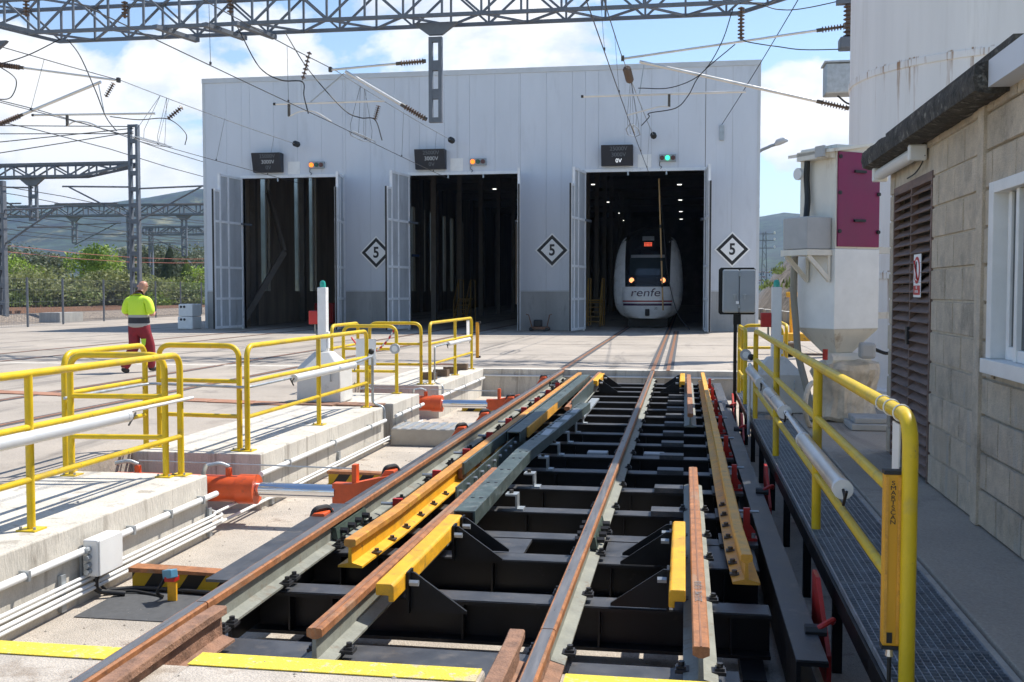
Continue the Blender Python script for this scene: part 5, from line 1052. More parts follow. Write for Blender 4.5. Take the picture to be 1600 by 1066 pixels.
def cantilever(lb, top0, top1, low0, low1, hor0, hor1, reg, strut):
    """insulated bracket arm: top tube, diagonal tube, horizontal steady tube, registration arm"""
    o = thing('cantilever', lb, 'cantilever', (low0[0], YC, low0[1]), 'overhead line cantilevers'); V = lambda p: Vector((p[0], YC, p[1]))
    for a, c, il, r in ((top0, top1, .75, .028), (low0, low1, .75, .038)):
        a, c = V(a), V(c); d = (c - a).normalized(); q = B(); q.tube([a + d * .1, a + d * .16], .05, 8); obj('fitting', q, 'bolt', o)
        q = B(); disc_insulator(q, a + d * .15, a + d * il, .03, .075, 9); obj('insulator', q, 'insulator', o)
        q = B(); q.tube([a + d * (il - .05), a + d * il + d * .1], .045, 8); obj('fitting', q, 'bolt', o)
        q = B(); q.tube([a + d * il, c], r, 10); obj('tube', q, 'alu', o, smooth=50)
    q = B(); q.tube([V(hor0), V(hor1)], .028, 10); obj('steady_tube', q, 'alu', o, smooth=50)
    q = B(); q.tube([V(hor0), V(hor0) + Vector((.06 if hor1[0] > hor0[0] else -.06, 0, 0))], .034, 8); obj('end_cap', q, 'black_rubber', o)
    q = B(); q.tube(fillet([V(p) for p in reg], .2), .018, 8); obj('registration_arm', q, 'alu', o, smooth=50)
    q = B(); p = V(reg[0]); q.bar(p, (p.x, YC, hor0[1]), .06, .05); obj('drop_bracket', q, 'bolt', o)
    q = B(); q.tube([V(strut[0]), V(strut[1])], .014, 6); obj('strut', q, 'galv', o)
    q = B(); q.box(top1[0] - .035, YC - .05, top1[1] - .05, top1[0] + .035, YC + .05, top1[1] + .07); obj('wire_clamp', q, 'bolt', o)
cantilever('bracket arm of the middle track hung on the drop post', (-6.21, 7.14), (-8.75, 7.0), (-6.21, 5.66), (-8.36, 6.95), (-10.25, 6.20), (-7.37, 6.20), [(-9.84, 5.88), (-9.60, 6.0), (-9.2, 6.02), (-8.73, 5.72)], ((-8.4, 6.9), (-9.3, 6.2)))
cantilever('bracket arm of the right track fixed beside the white tank', (3.80, 7.60), (-1.5, 7.02), (3.80, 5.68), (-1.1, 6.94), (-2.49, 6.16), (1.37, 6.16), [(-.40, 5.86), (-.6, 5.88), (-1.39, 5.69)], ((-1.0, 6.85), (-1.1, 6.18)))
cantilever('bracket arm of the left track at the upper left edge', (-17.95, 7.46), (-14.44, 6.92), (-17.95, 5.85), (-14.93, 6.90), (-16.9, 6.10), (-13.45, 6.05), [(-15.9, 5.80), (-15.7, 5.92), (-15.3, 5.88), (-14.85, 5.66)], ((-15.0, 6.85), (-14.85, 6.07)))
# contact and messenger wires, droppers
def track_wires(x0, xs, zs, xc, zc, xa, xd, nm, xn=None):
    xn = x0 if xn is None else xn
    wire('messenger_wire', (xn, -6, 7.25), (xs, YC, zs), .45, .011, f'messenger wire of the {nm} track from above the camera to its bracket')
    wire('messenger_wire', (xs, YC, zs + .02), (xa, 39.9, 7.22), .05, .011, f'messenger wire of the {nm} track from its bracket to the shed wall', m='wire_light')
    q = B(); p0 = Vector((xs, YC, zs)); p1 = Vector((xa, 39.9, 7.22)); disc_insulator(q, p0.lerp(p1, .955), p0.lerp(p1, .99), .03, .12, 2); obj('strain_insulator', q, 'black_rubber', label=f'dark strain insulator of the {nm} track wire at the shed wall', cat='insulator', group='strain insulators', smooth=50)
    wire('contact_wire', (x0, -6, 5.58), (xc, YC, zc), .04, .010, f'contact wire of the {nm} track from above the camera to its bracket')
    wire('contact_wire', (xc, YC, zc), (xd, 41, 5.80), .02, .010, f'contact wire of the {nm} track running in over the {nm} shed door')
    for y in (14, 18.5, 22.5, 28.5, 32.5, 37):
        t_ = (y + 6) / (YC + 6) if y < YC else (y - YC) / (41 - YC)
        if y < YC: a = Vector((xn + (xs - xn) * t_, y, 7.25 + (zs - 7.25) * t_ - .45 * 4 * t_ * (1 - t_))); c = Vector((x0 + (xc - x0) * t_, y, 5.58 + (zc - 5.58) * t_))
        else: tt = (y - YC) / (39.9 - YC); a = Vector((xs + (xa - xs) * tt, y, zs + (7.22 - zs) * tt)); c = Vector((xc + (xd - xc) * t_, y, zc + (5.80 - zc) * t_))
        q = B(); q.tube([a, c], .005, 4); q.box(c.x - .015, y - .02, c.z - .01, c.x + .015, y + .02, c.z + .04); obj('dropper', q, 'wire', label=f'thin dropper wire of the {nm} track, {("nearest", "second", "third", "fourth", "fifth", "farthest")[(14, 18.5, 22.5, 28.5, 32.5, 37).index(y)]} of six', cat='wire', group=f'dropper wires of the {nm} track')
    # section insulator: two runners hung on four wires
    yb = 28.2; t_ = (yb - YC) / (41 - YC); cx = xc + (xd - xc) * t_; cz = zc + (5.80 - zc) * t_
    o = thing('section_insulator', f'section insulator with runners in the contact wire of the {nm} track', 'insulator', (cx, yb, cz))
    for s in (-1, 1): q = B(); q.tube([(cx + s * .03, yb - 1.1, cz + .02), (cx + s * .16, yb - .5, cz - .02), (cx + s * .16, yb + .5, cz - .02), (cx + s * .03, yb + 1.1, cz + .02)], .014, 6); obj('runner', q, 'galv', o)
    tt = (yb - YC) / (39.9 - YC); mx = xs + (xa - xs) * tt; mz = zs + (7.22 - zs) * tt
    for s in (-1, 1):
        for w_ in (-.7, .5): q = B(); q.tube([(mx, yb + w_ * .3, mz), (cx + s * .12, yb + w_, cz + .25), (cx + s * .1, yb + w_, cz)], .006, 4); obj('hanger', q, 'wire', o)
    q = B(); q.bar((cx, yb - .8, cz + .04), (cx, yb + .8, cz + .04), .04, .03); obj('beam', q, 'alu', o)
track_wires(-1.45, -1.50, 7.02, -1.39, 5.69, -1.17, -1.30, 'right')
track_wires(-8.35, -8.75, 7.05, -8.73, 5.70, -8.78, -8.95, 'middle')
track_wires(-15.3, -14.5, 6.95, -14.9, 5.70, -14.96, -15.2, 'left')
q = B(); disc_insulator(q, (-1.46, 26.6, 7.0), (-1.44, 27.7, 6.93), .03, .11, 6); obj('strain_insulator', q, 'insulator', label='brown ribbed insulator on the right messenger wire below its bracket', cat='insulator', smooth=50)
# hanging cables and insulator sticks
Yk = 25.3
cables = [('thick black cable looping from the gantry to the middle track wire', [(-11.31, 8.49), (-11.03, 7.98), (-10.53, 7.09), (-9.97, 6.75), (-9.41, 6.69), (-9.37, 6.34), (-9.26, 5.9)], .016),
 ('black cable falling from the gantry behind the middle bracket arm', [(-9.84, 7.91), (-9.26, 7.0), (-8.38, 6.01), (-7.94, 5.77), (-7.55, 5.71), (-7.37, 5.2)], .014),
 ('black cable falling from the left part of the gantry', [(-15.73, 7.98), (-15.38, 7.53), (-14.97, 6.64), (-14.7, 5.98), (-14.41, 5.6)], .014),
 ('black cable rising to the gantry at the upper left edge', [(-17.9, 7.38), (-17.65, 7.41), (-16.84, 7.61), (-15.91, 7.99)], .014),
 ('short black cable loop at the left edge below the gantry', [(-17.8, 7.36), (-17.65, 7.33), (-17.2, 6.99), (-17.36, 6.54), (-17.8, 6.5)], .014),
 ('thin black cable below the left bracket arm', [(-14.58, 5.97), (-13.8, 5.87), (-13.0, 5.87), (-12.52, 5.5), (-12.54, 5.2)], .012),
 ('black cable curving from the gantry to the right track wire', [(1.05, 8.03), (.79, 7.25), (.34, 6.57), (-.35, 6.27), (-1.12, 6.28)], .012),
 ('black cable hanging under the right bracket arm', [(1.11, 7.22), (.34, 6.57), (.05, 6.08), (-.24, 5.79), (-.85, 5.69), (-.86, 5.6), (-1.04, 5.4)], .012),
 ('lower dark cable sagging to the mast beside the tank', [(1.25, 7.35), (1.4, 7.26), (2.07, 7.13), (2.78, 7.03), (4.4, 7.02)], .012),
 ('upper dark cable sagging from the gantry end to the tank', [(1.3, 8.2), (1.67, 8.11), (2.1, 7.97), (2.77, 7.99), (4.4, 8.3)], .012)]
for lb, pts, r in cables:
    q = B(); q.tube(spline([(x, Yk, z) for x, z in pts], 6), r, 6); obj('jumper_cable', q, 'cable', label=lb, cat='cable', group='jumper cables', smooth=60)
for a, c, lb in (((-9.21, 7.42), (-9.4, 6.74), 'spiked stick insulator left of the drop post'), ((-7.45, 6.05), (-7.55, 5.71), 'spiked stick insulator under the middle bracket arm'), ((-14.46, 6.82), (-14.69, 6.47), 'spiked stick insulator under the left bracket arm'), ((-12.6, 6.16), (-13.0, 5.87), 'spiked stick insulator right of the left bracket arm')):
    q = B(); disc_insulator(q, (a[0], Yk, a[1]), (c[0], Yk, c[1]), .018, .07, 7); obj('stick_insulator', q, 'insulator', label=lb, cat='insulator', group='stick insulators', smooth=50)
q = B(); disc_insulator(q, (1.25, 25.5, 8.12), (1.25, 25.5, 7.36), .03, .085, 9); obj('suspension_insulator', q, 'insulator', label='ribbed insulator hanging from the right end of the gantry', cat='insulator', smooth=50)
for x, z, lb in ((-16.6, 8.9, 'first from the left'), (-13.9, 8.75, 'second'), (-11.1, 8.75, 'third')):
    q = B(); disc_insulator(q, (x, 24.9, z), (x, 24.9, z - .42), .03, .09, 5); obj('suspension_insulator', q, 'insulator', label=f'ribbed insulator on the left part of the gantry, {lb}', cat='insulator', group='gantry insulators', smooth=50)
for x, lb in ((-13.0, 'left'), (-11.7, 'middle'), (-10.9, 'right')):
    q = B(); q.bar((x, 24.7, 8.04), (x + .5, 26.0, 7.98), .16, .10); obj('crossarm', q, 'grey_steel', label=f'short steel channel under the gantry, {lb} of three', cat='bracket', group='channels under the gantry')
wire('guy_wire', (2.51, 25.3, 8.17), (1.30, 39.95, 7.63), .05, .012, 'dark wire from the gantry end down to the right part of the shed wall', m='cable')
q = B(); q.box(1.22, 39.93, 7.05, 1.38, 39.99, 7.6); obj('wire_anchor', q, 'galv', label='small wire anchor on the right part of the shed wall', cat='anchor')
# apparatus on the mast beside the tank
o = thing('line_disconnector', 'disconnector with post insulator on the mast beside the tank', 'disconnector', (4.1, 25.4, 6.9)); 
q = B(); disc_insulator(q, (3.62, 25.2, 7.25), (3.62, 25.2, 8.0), .06, .12, 8); obj('insulator', q, 'insulator', o); q = B(); q.box(3.35, 25.1, 8.0, 3.85, 25.3, 8.12); obj('top_bar', q, 'grey_steel', o); q = B(); q.box(3.42, 25.0, 6.98, 3.85, 25.4, 7.24); obj('base', q, 'grey_steel', o, bevel=.03)
o = thing('drive_box', 'grey metal drive box on the mast left of the tank', 'box', (4.1, 25.4, 5.9)); q = B(); q.box(3.12, 25.0, 5.98, 3.80, 25.6, 6.66); obj('body', q, 'galv', o, bevel=.03); q = B(); q.box(3.08, 24.95, 6.661, 3.80, 25.65, 6.70); obj('lid', q, 'galv', o)
q = B(); q.tube(spline([(3.4, 25.2, 5.95), (3.7, 25.2, 5.75), (4.2, 25.2, 5.85), (4.4, 25.3, 5.7)]), .02, 6); obj('cable', q, 'cable', o)
# ================================================================== background left: railway, fence, masts
b = B(); b.prism([(0, -.69), (0, -.1), (.8, .25), (14.5, .25), (15.5, -.1), (15.5, -.69)], (-32.0, -20, 0), (-1, 0, 0), (0, 0, 1), (-8, 260, 0)); struct('ballast_bed', b, 'ballast')
b = B(); b.box(-29.5, -20, -.69, -27.4, 200, -.01); b.box(-32.5, -20, -.69, -29.5, 200, -.03); struct('verge', b, 'ballast')
for k in range(4):
    for s in (0, 1):
        x = -34.2 - k * 3.7 - s * 1.6; q = B(); q.bar((x, -10, .34), (x - 7.6, 220, .34), .07, .16); obj('main_line_rail', q, 'rust_old', label=f'rusty main line rail beyond the fence, {("first", "second", "third", "fourth", "fifth", "sixth", "seventh", "eighth")[k * 2 + s]} from the yard', cat='rail', group='main line rails')
b = B(); b.box(-120, -20, -.69, -47.5, 240, .15); struct('verge_grass', b, 'earth')
# grass tufts on the verge
random.seed(3); b = B()
for k in range(7000):
    y = random.uniform(40, 150); x = -49.5 - random.random() * 8 - (y - 40) * .08; a = random.uniform(0, 6.3); h_ = random.uniform(.25, .8); w_ = .12
    b.add([(x - w_ * math.cos(a), y - w_ * math.sin(a), .1), (x + w_ * math.cos(a), y + w_ * math.sin(a), .1), (x + random.uniform(-.2, .2), y + random.uniform(-.2, .2), .1 + h_)], [(0, 1, 2)])
obj('verge_weeds', b, 'grass', label='dry green grass and weeds along the railway verge', cat='grass', kind='stuff')
fx = lambda y: -27.1 - (y - 40) * .17
fn = thing('wire_fence', 'grey wire mesh fence along the yard edge', 'fence', (fx(36), 36, 0))
fys = [28, 32.2, 36.4, 40.4, 43.9, 48.7, 52.6, 56.4, 61, 65.4, 70, 75, 80, 86]
for y in fys: q = B(); q.tube([(fx(y), y, -.02), (fx(y), y, 2.08)], .045, 8); obj('post', q, 'grey_steel', fn)
for ya, yb in zip(fys, fys[1:]):
    q = B()
    for z in (.06, .55, 1.05, 1.55, 2.02): q.bar((fx(ya), ya, z), (fx(yb), yb, z), .008, .008)
    n = int((yb - ya) / .14)
    for k in range(1, n): y = ya + (yb - ya) * k / n; q.bar((fx(y), y, .05), (fx(y), y, 2.02), .006, .006, up=(1, 0, 0))
    obj('mesh_panel', q, 'grey_steel', fn)
q = B(); q.box(-31.0, 47, -.05, -29.9, 49.0, .45); obj('concrete_trough', q, 'shed_concrete', label='low grey concrete trough beyond the fence', cat='trough')
q = B(); q.box(-32.8, 44.3, .0, -32.5, 44.6, 1.25); q.box(-32.85, 44.25, 1.25, -32.45, 44.65, 1.7); obj('relay_post', q, 'grey_steel', label='small grey relay post beside the main line', cat='post')
def mast(x, y, h, lb, w_=.45): o = thing('line_mast', lb, 'mast', (x, y, 0), 'overhead line masts'); ladder(o, x, y, 0, h, w_, .3, rungs=.9, wl=.14); return o
mast(-30.85, 56, 10.9, 'tall grey lattice mast behind the worker'); mast(-35.0, 50, 7.2, 'grey mast at the left edge', .3); mast(-49.0, 88, 8.6, 'farther grey mast just left of the tall mast', .35); mast(-63, 118, 9, 'distant grey mast seen past the tall mast', .4)
def portal(lb, x0, x1, y, zb, zt, n, cw, drops, t1=0):
    o = thing('gantry_beam', lb, 'gantry', (x1, y, 0), 'lattice gantries over the main line'); lattice(o, x0, x1, y, y + .8, zb, zt, n, cw, taper1=t1)
    for x, z in drops:
        q = B(); q.prism([(-.9, 0), (.9, 0), (.25, -.5), (-.25, -.5)], (x, y + .2, zb), (1, 0, 0), (0, 0, 1), (0, .2, 0)); obj('head_plate', q, 'grey_steel', o); ladder(o, x, y + .4, z, zb - .4, .4, .2, rungs=.8, wl=.12)
portal('lattice gantry over the main line left of the tall mast', -52, -31.0, 56, 8.1, 8.8, 16, .13, [(-37.4, 5.57)], 3.2)
portal('second lattice gantry farther back over the main line', -72, -38, 88, 8.3, 9.2, 22, .16, [(-54.6, 5.8), (-44.0, 4.6)])
portal('third lattice gantry farthest back, right of the tall mast', -64, -48, 118, 8.25, 9.15, 10, .2, [])
def arm(o, x, y, s, L, z): 
    for a, c in (((x, z + .9), (x + s * L, z + 1.0)), ((x, z - .9), (x + s * L * .9, z + .95)), ((x + s * .8, z), (x + s * (L + .5), z))): q = B(); q.tube([(a[0], y, a[1]), (c[0], y, c[1])], .05, 6); obj('tube', q, 'grey_steel', o)
for x, y, s, L, z, lb in ((-30.6, 56, 1, 4.2, 6.4, 'bracket arm right of the tall mast'), (-31.1, 56, -1, 4.2, 6.5, 'bracket arm left of the tall mast'), (-37.4, 56.4, -1, 3.6, 6.6, 'bracket arm left of the near drop post'), (-54.6, 88.4, 1, 4.5, 6.6, 'bracket arm right of the far left drop post'), (-44, 88.4, -1, 4.5, 5.8, 'bracket arm left of the far right drop post'), (-34.9, 50, 1, 3.4, 4.8, 'bracket arm on the mast at the left edge')):
    o = thing('cantilever', lb, 'cantilever', (x, y, z), 'main line cantilevers'); arm(o, x, y, s, L, z)
k = 0
for x0, x1, z, m in ((-33.3, -41, 5.6, 'wire'), (-33.3, -41, 7.0, 'wire'), (-36.0, -44, 5.6, 'wire'), (-36.0, -44, 7.1, 'wire'), (-39.6, -48, 5.6, 'wire'), (-39.6, -48, 7.0, 'wire'), (-30.9, -36, 9.6, 'wire'), (-30.9, -36, 10.6, 'wire'), (-43, -52, 5.7, 'wire'), (-37.5, -40, 4.2, 'red_wire'), (-38.2, -40.5, 3.9, 'red_wire')):
    k += 1; nm = 'pinkish red' if m == 'red_wire' else 'thin dark'
    w_ = B(); w_.tube([(x0 + (x1 - x0) * i / 24, 20 + 170 * i / 24, z - .35 * abs(math.sin(i * math.pi / 4.5))) for i in range(25)], .02 if m == 'red_wire' else .026, 4); obj('line_wire', w_, m, label=f'{nm} overhead wire above the main line behind the fence, {("first", "second", "third", "fourth", "fifth", "sixth", "seventh", "eighth", "ninth", "upper", "lower")[k - 1]} of its kind', cat='wire', group=f'{nm} main line wires')
for kk, (a, c) in enumerate((((-30.85, 56, 10.7), (-42, 50, 8.7)), ((-30.85, 56, 10.5), (-39, 52, 8.6)), ((-30.85, 56, 10.8), (-60, 40, 9.3)), ((-30.85, 56, 10.4), (-60, 42, 9.0)))):
    q = B(); q.tube([a, c], .03, 4); obj('guy_wire', q, 'wire', label=f'stay wire running left from the top of the tall mast, {("steeper upper", "steeper lower", "flatter upper", "flatter lower")[kk]} one', cat='wire', group='stay wires of the tall mast')
# ------------------------------------------------------------------ vegetation
def leaves(b, c, rad, n, size, seed, flat=1.0, clump=9):
    rnd = random.Random(seed); cs = []
    for _ in range(clump):
        a = rnd.uniform(0, 6.28); u = rnd.uniform(-.7, 1); rr = math.sqrt(max(0, 1 - u * u)) * rnd.uniform(.35, .8)
        cs.append((Vector((rr * math.cos(a) * rad[0], rr * math.sin(a) * rad[1], u * .62 * rad[2])), rnd.uniform(.34, .62)))
    for _ in range(n):
        cc, k = rnd.choice(cs); d = Vector((rnd.gauss(0, 1), rnd.gauss(0, 1), rnd.gauss(0, 1))).normalized() * (rnd.random() ** .4) * k
        p = Vector(c) + cc + Vector((d.x * rad[0], d.y * rad[1], d.z * rad[2])); p.z = max(p.z, c[2] - rad[2] * .95)
        u = Vector((rnd.gauss(0, 1), rnd.gauss(0, 1), rnd.gauss(0, .7))).normalized(); v = u.cross(Vector((rnd.gauss(0, 1), rnd.gauss(0, 1), rnd.gauss(0, 1)))).normalized(); s = size * rnd.uniform(.6, 1.3)
        b.add([p - u * s, p + v * s * .55, p + u * s, p - v * s * .55], [(0, 1, 2, 3)])
def plant(name, lb, x, y, rx, rz, m, n, size, seed, cat='bush', trunk=False, zc=None, cl=9):
    o = thing(name, lb, cat, (x, y, 0), 'bushes and trees behind the railway'); n = int(n * (.55 if m == 'leaf_bright' and trunk else 1)); zc = zc if zc is not None else rz * .92
    b = B(); leaves(b, (x, y, zc), (rx, rx, rz), n, size, seed, clump=cl); obj('crown' if cat == 'tree' else 'foliage', b, m, o)
    b = B(); rnd = random.Random(seed); b.tube([(x, y, 0), (x + .1, y, zc * .6), (x, y + .1, zc)], [.16 if trunk else .08, .1, .04], 7)
    for _ in range(5): a = rnd.uniform(0, 6.3); b.tube([(x, y, zc * rnd.uniform(.4, .8)), (x + math.cos(a) * rx * .6, y + math.sin(a) * rx * .6, zc + rz * rnd.uniform(-.1, .6))], [.06, .015], 5)
    obj('trunk' if cat == 'tree' else 'stem', b, 'bark', o)
def gx(u, y):  # ground x on a background row, from its bearing at the yard
    t_ = (u - 800) / 1650; return (t_ * y * math.cos(R(9.283)) - y * math.sin(R(9.283))) / (math.cos(R(9.283)) + t_ * math.sin(R(9.283)))
row = [(-30, 70, 4.2, 1.4, 'leaf_olive'), (14, 67, 3.0, 1.15, 'leaf_mid'), (58, 70, 4.6, 1.75, 'leaf_olive'), (98, 71, 2.8, 1.05, 'leaf_mid'), (136, 74, 3.6, 1.3, 'leaf_olive'), (176, 76, 4.2, 1.7, 'leaf_olive'), (216, 77, 2.6, 1.0, 'leaf_bright'), (250, 80, 4.2, 1.4, 'leaf_olive'), (286, 81, 3.0, 1.15, 'leaf_mid'), (312, 84, 3.2, 1.5, 'leaf_bright'), (340, 86, 3.8, 1.6, 'leaf_olive')]
nth = ('first', 'second', 'third', 'fourth', 'fifth', 'sixth', 'seventh', 'eighth', 'ninth', 'tenth', 'eleventh')
for k, (u, y, rx, rz, m) in enumerate(row):
    plant('bush', f'olive green bush behind the main line, {nth[k]} from the left', gx(u, y), y, rx, rz, m, 5200, .14, 40 + k, cl=14)
for k, (u, y, rx, rz, zc, m, lb) in enumerate(((24, 92, 2.6, 1.7, 3.0, 'leaf_bright', 'bright yellow green bushy tree at the left edge'), (66, 100, 4.4, 2.0, 3.7, 'leaf_euc', 'rounded dull green tree behind the left bushes'), (146, 88, 2.7, 2.1, 3.7, 'leaf_bright', 'bright green open tree left of the worker'), (192, 104, 3.4, 1.7, 3.2, 'leaf_euc', 'dull green tree left of the tall mast'), (238, 130, 6.0, 3.0, 4.8, 'leaf_euc', 'dark broad tree behind the tall mast'), (296, 132, 7.0, 3.4, 4.6, 'leaf_euc', 'dark broad tree beside the shed corner'), (322, 96, 3.0, 1.7, 2.4, 'leaf_bright', 'yellow green tree touching the shed corner'), (-40, 96, 6, 3.2, 4, 'leaf_euc', 'dull green tree beyond the left edge'))):
    plant('tree', lb, gx(u, y), y, rx, rz, m, 5200, .2 if y > 100 else .16, 80 + k, 'tree', True, zc, cl=16)
for k, (u, y, h_, lb) in enumerate(((267, 92, 5.6, 'tall dark cypress tree left of the shed'), (293, 94, 4.2, 'shorter cypress tree beside the shed'))):
    o = thing('cypress_tree', lb, 'tree', (gx(u, y), y, 0)); b = B(); rnd = random.Random(k + 5); x = gx(u, y)
    for _ in range(5000):
        z = rnd.random() ** .8 * h_; r = 1.15 * (1 - (z / h_) ** 2.2) * rnd.uniform(.55, 1.05); a = rnd.uniform(0, 6.3); p = Vector((x + r * math.cos(a), y + r * math.sin(a), z + .1)); s = .17 * rnd.uniform(.6, 1.3); t_ = Vector((-math.sin(a), math.cos(a), 0)) * s * .5; up = Vector((rnd.uniform(-.3, .3), rnd.uniform(-.3, .3), 1)) * s
        b.add([p - t_, p - up, p + t_, p + up], [(0, 1, 2, 3)])
    obj('crown', b, 'leaf_dark' if k == 0 else 'leaf_mid', o); b = B(); b.tube([(x, y, 0), (x, y, h_ * .8)], [.14, .03], 7); obj('trunk', b, 'bark', o)
# ------------------------------------------------------------------ background right: rocky bank, lamp posts, pylon, houses
b = B(); nx, ny_ = 26, 60
for i in range(ny_ + 1):
    y = 42 + 110 * i / ny_; xb = 5.2 - (y - 48) * .085 if y < 62 else 4.0 + (y - 62) * .06
    for k in range(nx + 1):
        t_ = k / nx; x = xb + t_ * 16; z = -.1 + 8.5 * min(1, t_ * 2.3) ** .95 + (.9 * noise.noise(Vector((x * .35, y * .35, 2))) + .4 * noise.noise(Vector((x * 1.3, y * 1.3, 5)))) * min(1, t_ * 6); b.v.append((x, y, z))
W = nx + 1; b.f = [(i * W + k, i * W + k + 1, (i + 1) * W + k + 1, (i + 1) * W + k) for i in range(ny_) for k in range(nx)]; b.mi = [0] * len(b.f); bankv = list(b.v)
bk = struct('rocky_bank', b, 'rock', smooth=70)
random.seed(11); b = B()
for _ in range(90):
    p = Vector(random.choice(bankv))
    if p.x - 4 < .8: continue
    for _ in range(26):
        q0 = p + Vector((random.gauss(0, .35), random.gauss(0, .35), random.uniform(0, .35))); a = random.uniform(0, 6.3); w_ = .10; b.add([q0 + Vector((w_ * math.cos(a), w_ * math.sin(a), 0)), q0 - Vector((w_ * math.cos(a), w_ * math.sin(a), 0)), q0 + Vector((random.gauss(0, .1), random.gauss(0, .1), random.uniform(.2, .5)))], [(0, 1, 2)])
obj('bank_scrub', b, 'leaf_mid', label='scattered green scrub growing on the rocky bank', cat='scrub', kind='stuff')
q = B()
for k in range(12): y = 46 + k * 2.0; x = 5.0 - (y - 48) * .085 if y < 62 else 3.8; q.box(x - .2, y, 0, x + .1, y + 1.94, .55)
obj('kerb_wall', q, 'shed_concrete', label='low concrete kerb wall at the foot of the rocky bank', cat='wall', bevel=.02)
def lamp_post(x, y, h_, L, lb, head=True):
    o = thing('street_lamp', lb, 'street lamp', (x, y, 0)); q = B(); q.tube(spline([(x, y, 0), (x, y, h_ * .8), (x + L * .15, y, h_ * .97), (x + L * .7, y, h_ + .15), (x + L, y, h_ + .25)], 8), [.07] * 33, 8); obj('pole', q, 'galv', o, smooth=60)
    if head:
        q = B(); q.tube([(x + L * .95, y, h_ + .22), (x + L * 1.1, y, h_ + .34), (x + L * 1.35, y, h_ + .46), (x + L * 1.55, y, h_ + .42)], [.06, .15, .17, .05], 10); obj('head', q, 'white_paint', o, smooth=60)
lamp_post(3.05, 50, 7.95, 1.0, 'street lamp head reaching out behind the right shed corner'); lamp_post(8.9, 86, 8.0, 1.9, 'distant curved street lamp between the shed and the hopper', False)
o = thing('power_pylon', 'distant grey lattice pylon with cross arms right of the shed', 'pylon', (14.4, 200, 0)); 
for s in (-1, 1): q = B(); q.bar((14.4 + s * .55, 200, 0), (14.4 + s * .25, 200, 12.3), .16, .16); obj('leg', q, 'grey_steel', o)
for k in range(10): z = 1 + k * 1.15; q = B(); w0 = .55 - .3 * z / 12.3; w1 = .55 - .3 * (z + 1.1) / 12.3; s = 1 if k % 2 else -1; q.bar((14.4 - s * w0, 200, z), (14.4 + s * w1, 200, z + 1.1), .09, .09); obj('brace', q, 'grey_steel', o)
for z in (9.4, 10.8, 12.0): q = B(); q.bar((13.0, 200, z), (16.2, 200, z), .14, .14); ca = obj('cross_arm', q, 'grey_steel', o); q = B(); disc_insulator(q, (16.2, 200, z), (16.2, 200, z + .45), .08, .2, 2); obj('insulator', q, 'white_plastic', ca)
# hills
ridge = [(-5000, 120), (-2600, 135), (-1500, 140), (-1300, 158), (-1120, 172), (-950, 182), (-600, 200), (-200, 160), (60, 118), (180, 132), (500, 140), (1500, 150), (5000, 130)]
def hill_z(x, y):
    g = max(0, min(1, (y - 520) / 1480)); g = g * g * (3 - 2 * g); nz = noise.fractal(Vector((x * .0025, y * .0025, .5)), 1, 2.1, 5)
    return -1.5 + lerp_t(ridge, x) * g * (1 + .10 * nz) * y / max(2000, y) + (6 + 22 * g) * nz * min(1, g * 5) + 3.5 * noise.noise(Vector((x * .05, y * .05, 8))) * min(1, g * 8)
b = B(); xs = [-4200 + 60 * i for i in range(141)]; ys = [420 + 55 * i for i in range(44)]
for y in ys:
    for x in xs: b.v.append((x, y, hill_z(x, y)))
W = len(xs); b.f = [(i * W + k, i * W + k + 1, (i + 1) * W + k + 1, (i + 1) * W + k) for i in range(len(ys) - 1) for k in range(W - 1)]; b.mi = [0] * len(b.f)
struct('hills', b, 'forest', smooth=80)
random.seed(5)
for k in range(12):
    y = 880 + (k % 4) * 45; x = gx((1188, 1193, 1199, 1206, 1213, 1220, 1226, 1190, 1203, 1216, 1230, 1236)[k], y); z = hill_z(x, y) + .5
    w_ = random.uniform(4, 6.5); h_ = random.uniform(2.6, 4); o = thing('hillside_house', f'tiny pale house on the far right hillside, {nth[k] if k < 11 else "twelfth"} of the cluster', 'house', (x, y, z - 3), 'houses on the far hillside')
    q = B(); q.box(x - w_ / 2, y, z - 6, x + w_ / 2, y + 6, z + h_); obj('wall', q, 'house_white', o); q = B(); q.prism([(-w_ / 2 - .3, 0), (w_ / 2 + .3, 0), (0, 1.2)], (x, y - .3, z + h_ + .002), (1, 0, 0), (0, 0, 1), (0, 6.6, 0)); obj('roof', q, 'roof_tile', o)
    for s in (-.25, .25): q = B(); q.box(x + s * w_ - .5, y - .05, z + h_ * .35, x + s * w_ + .5, y - .002, z + h_ * .75); obj('window', q, 'window_dark', o)
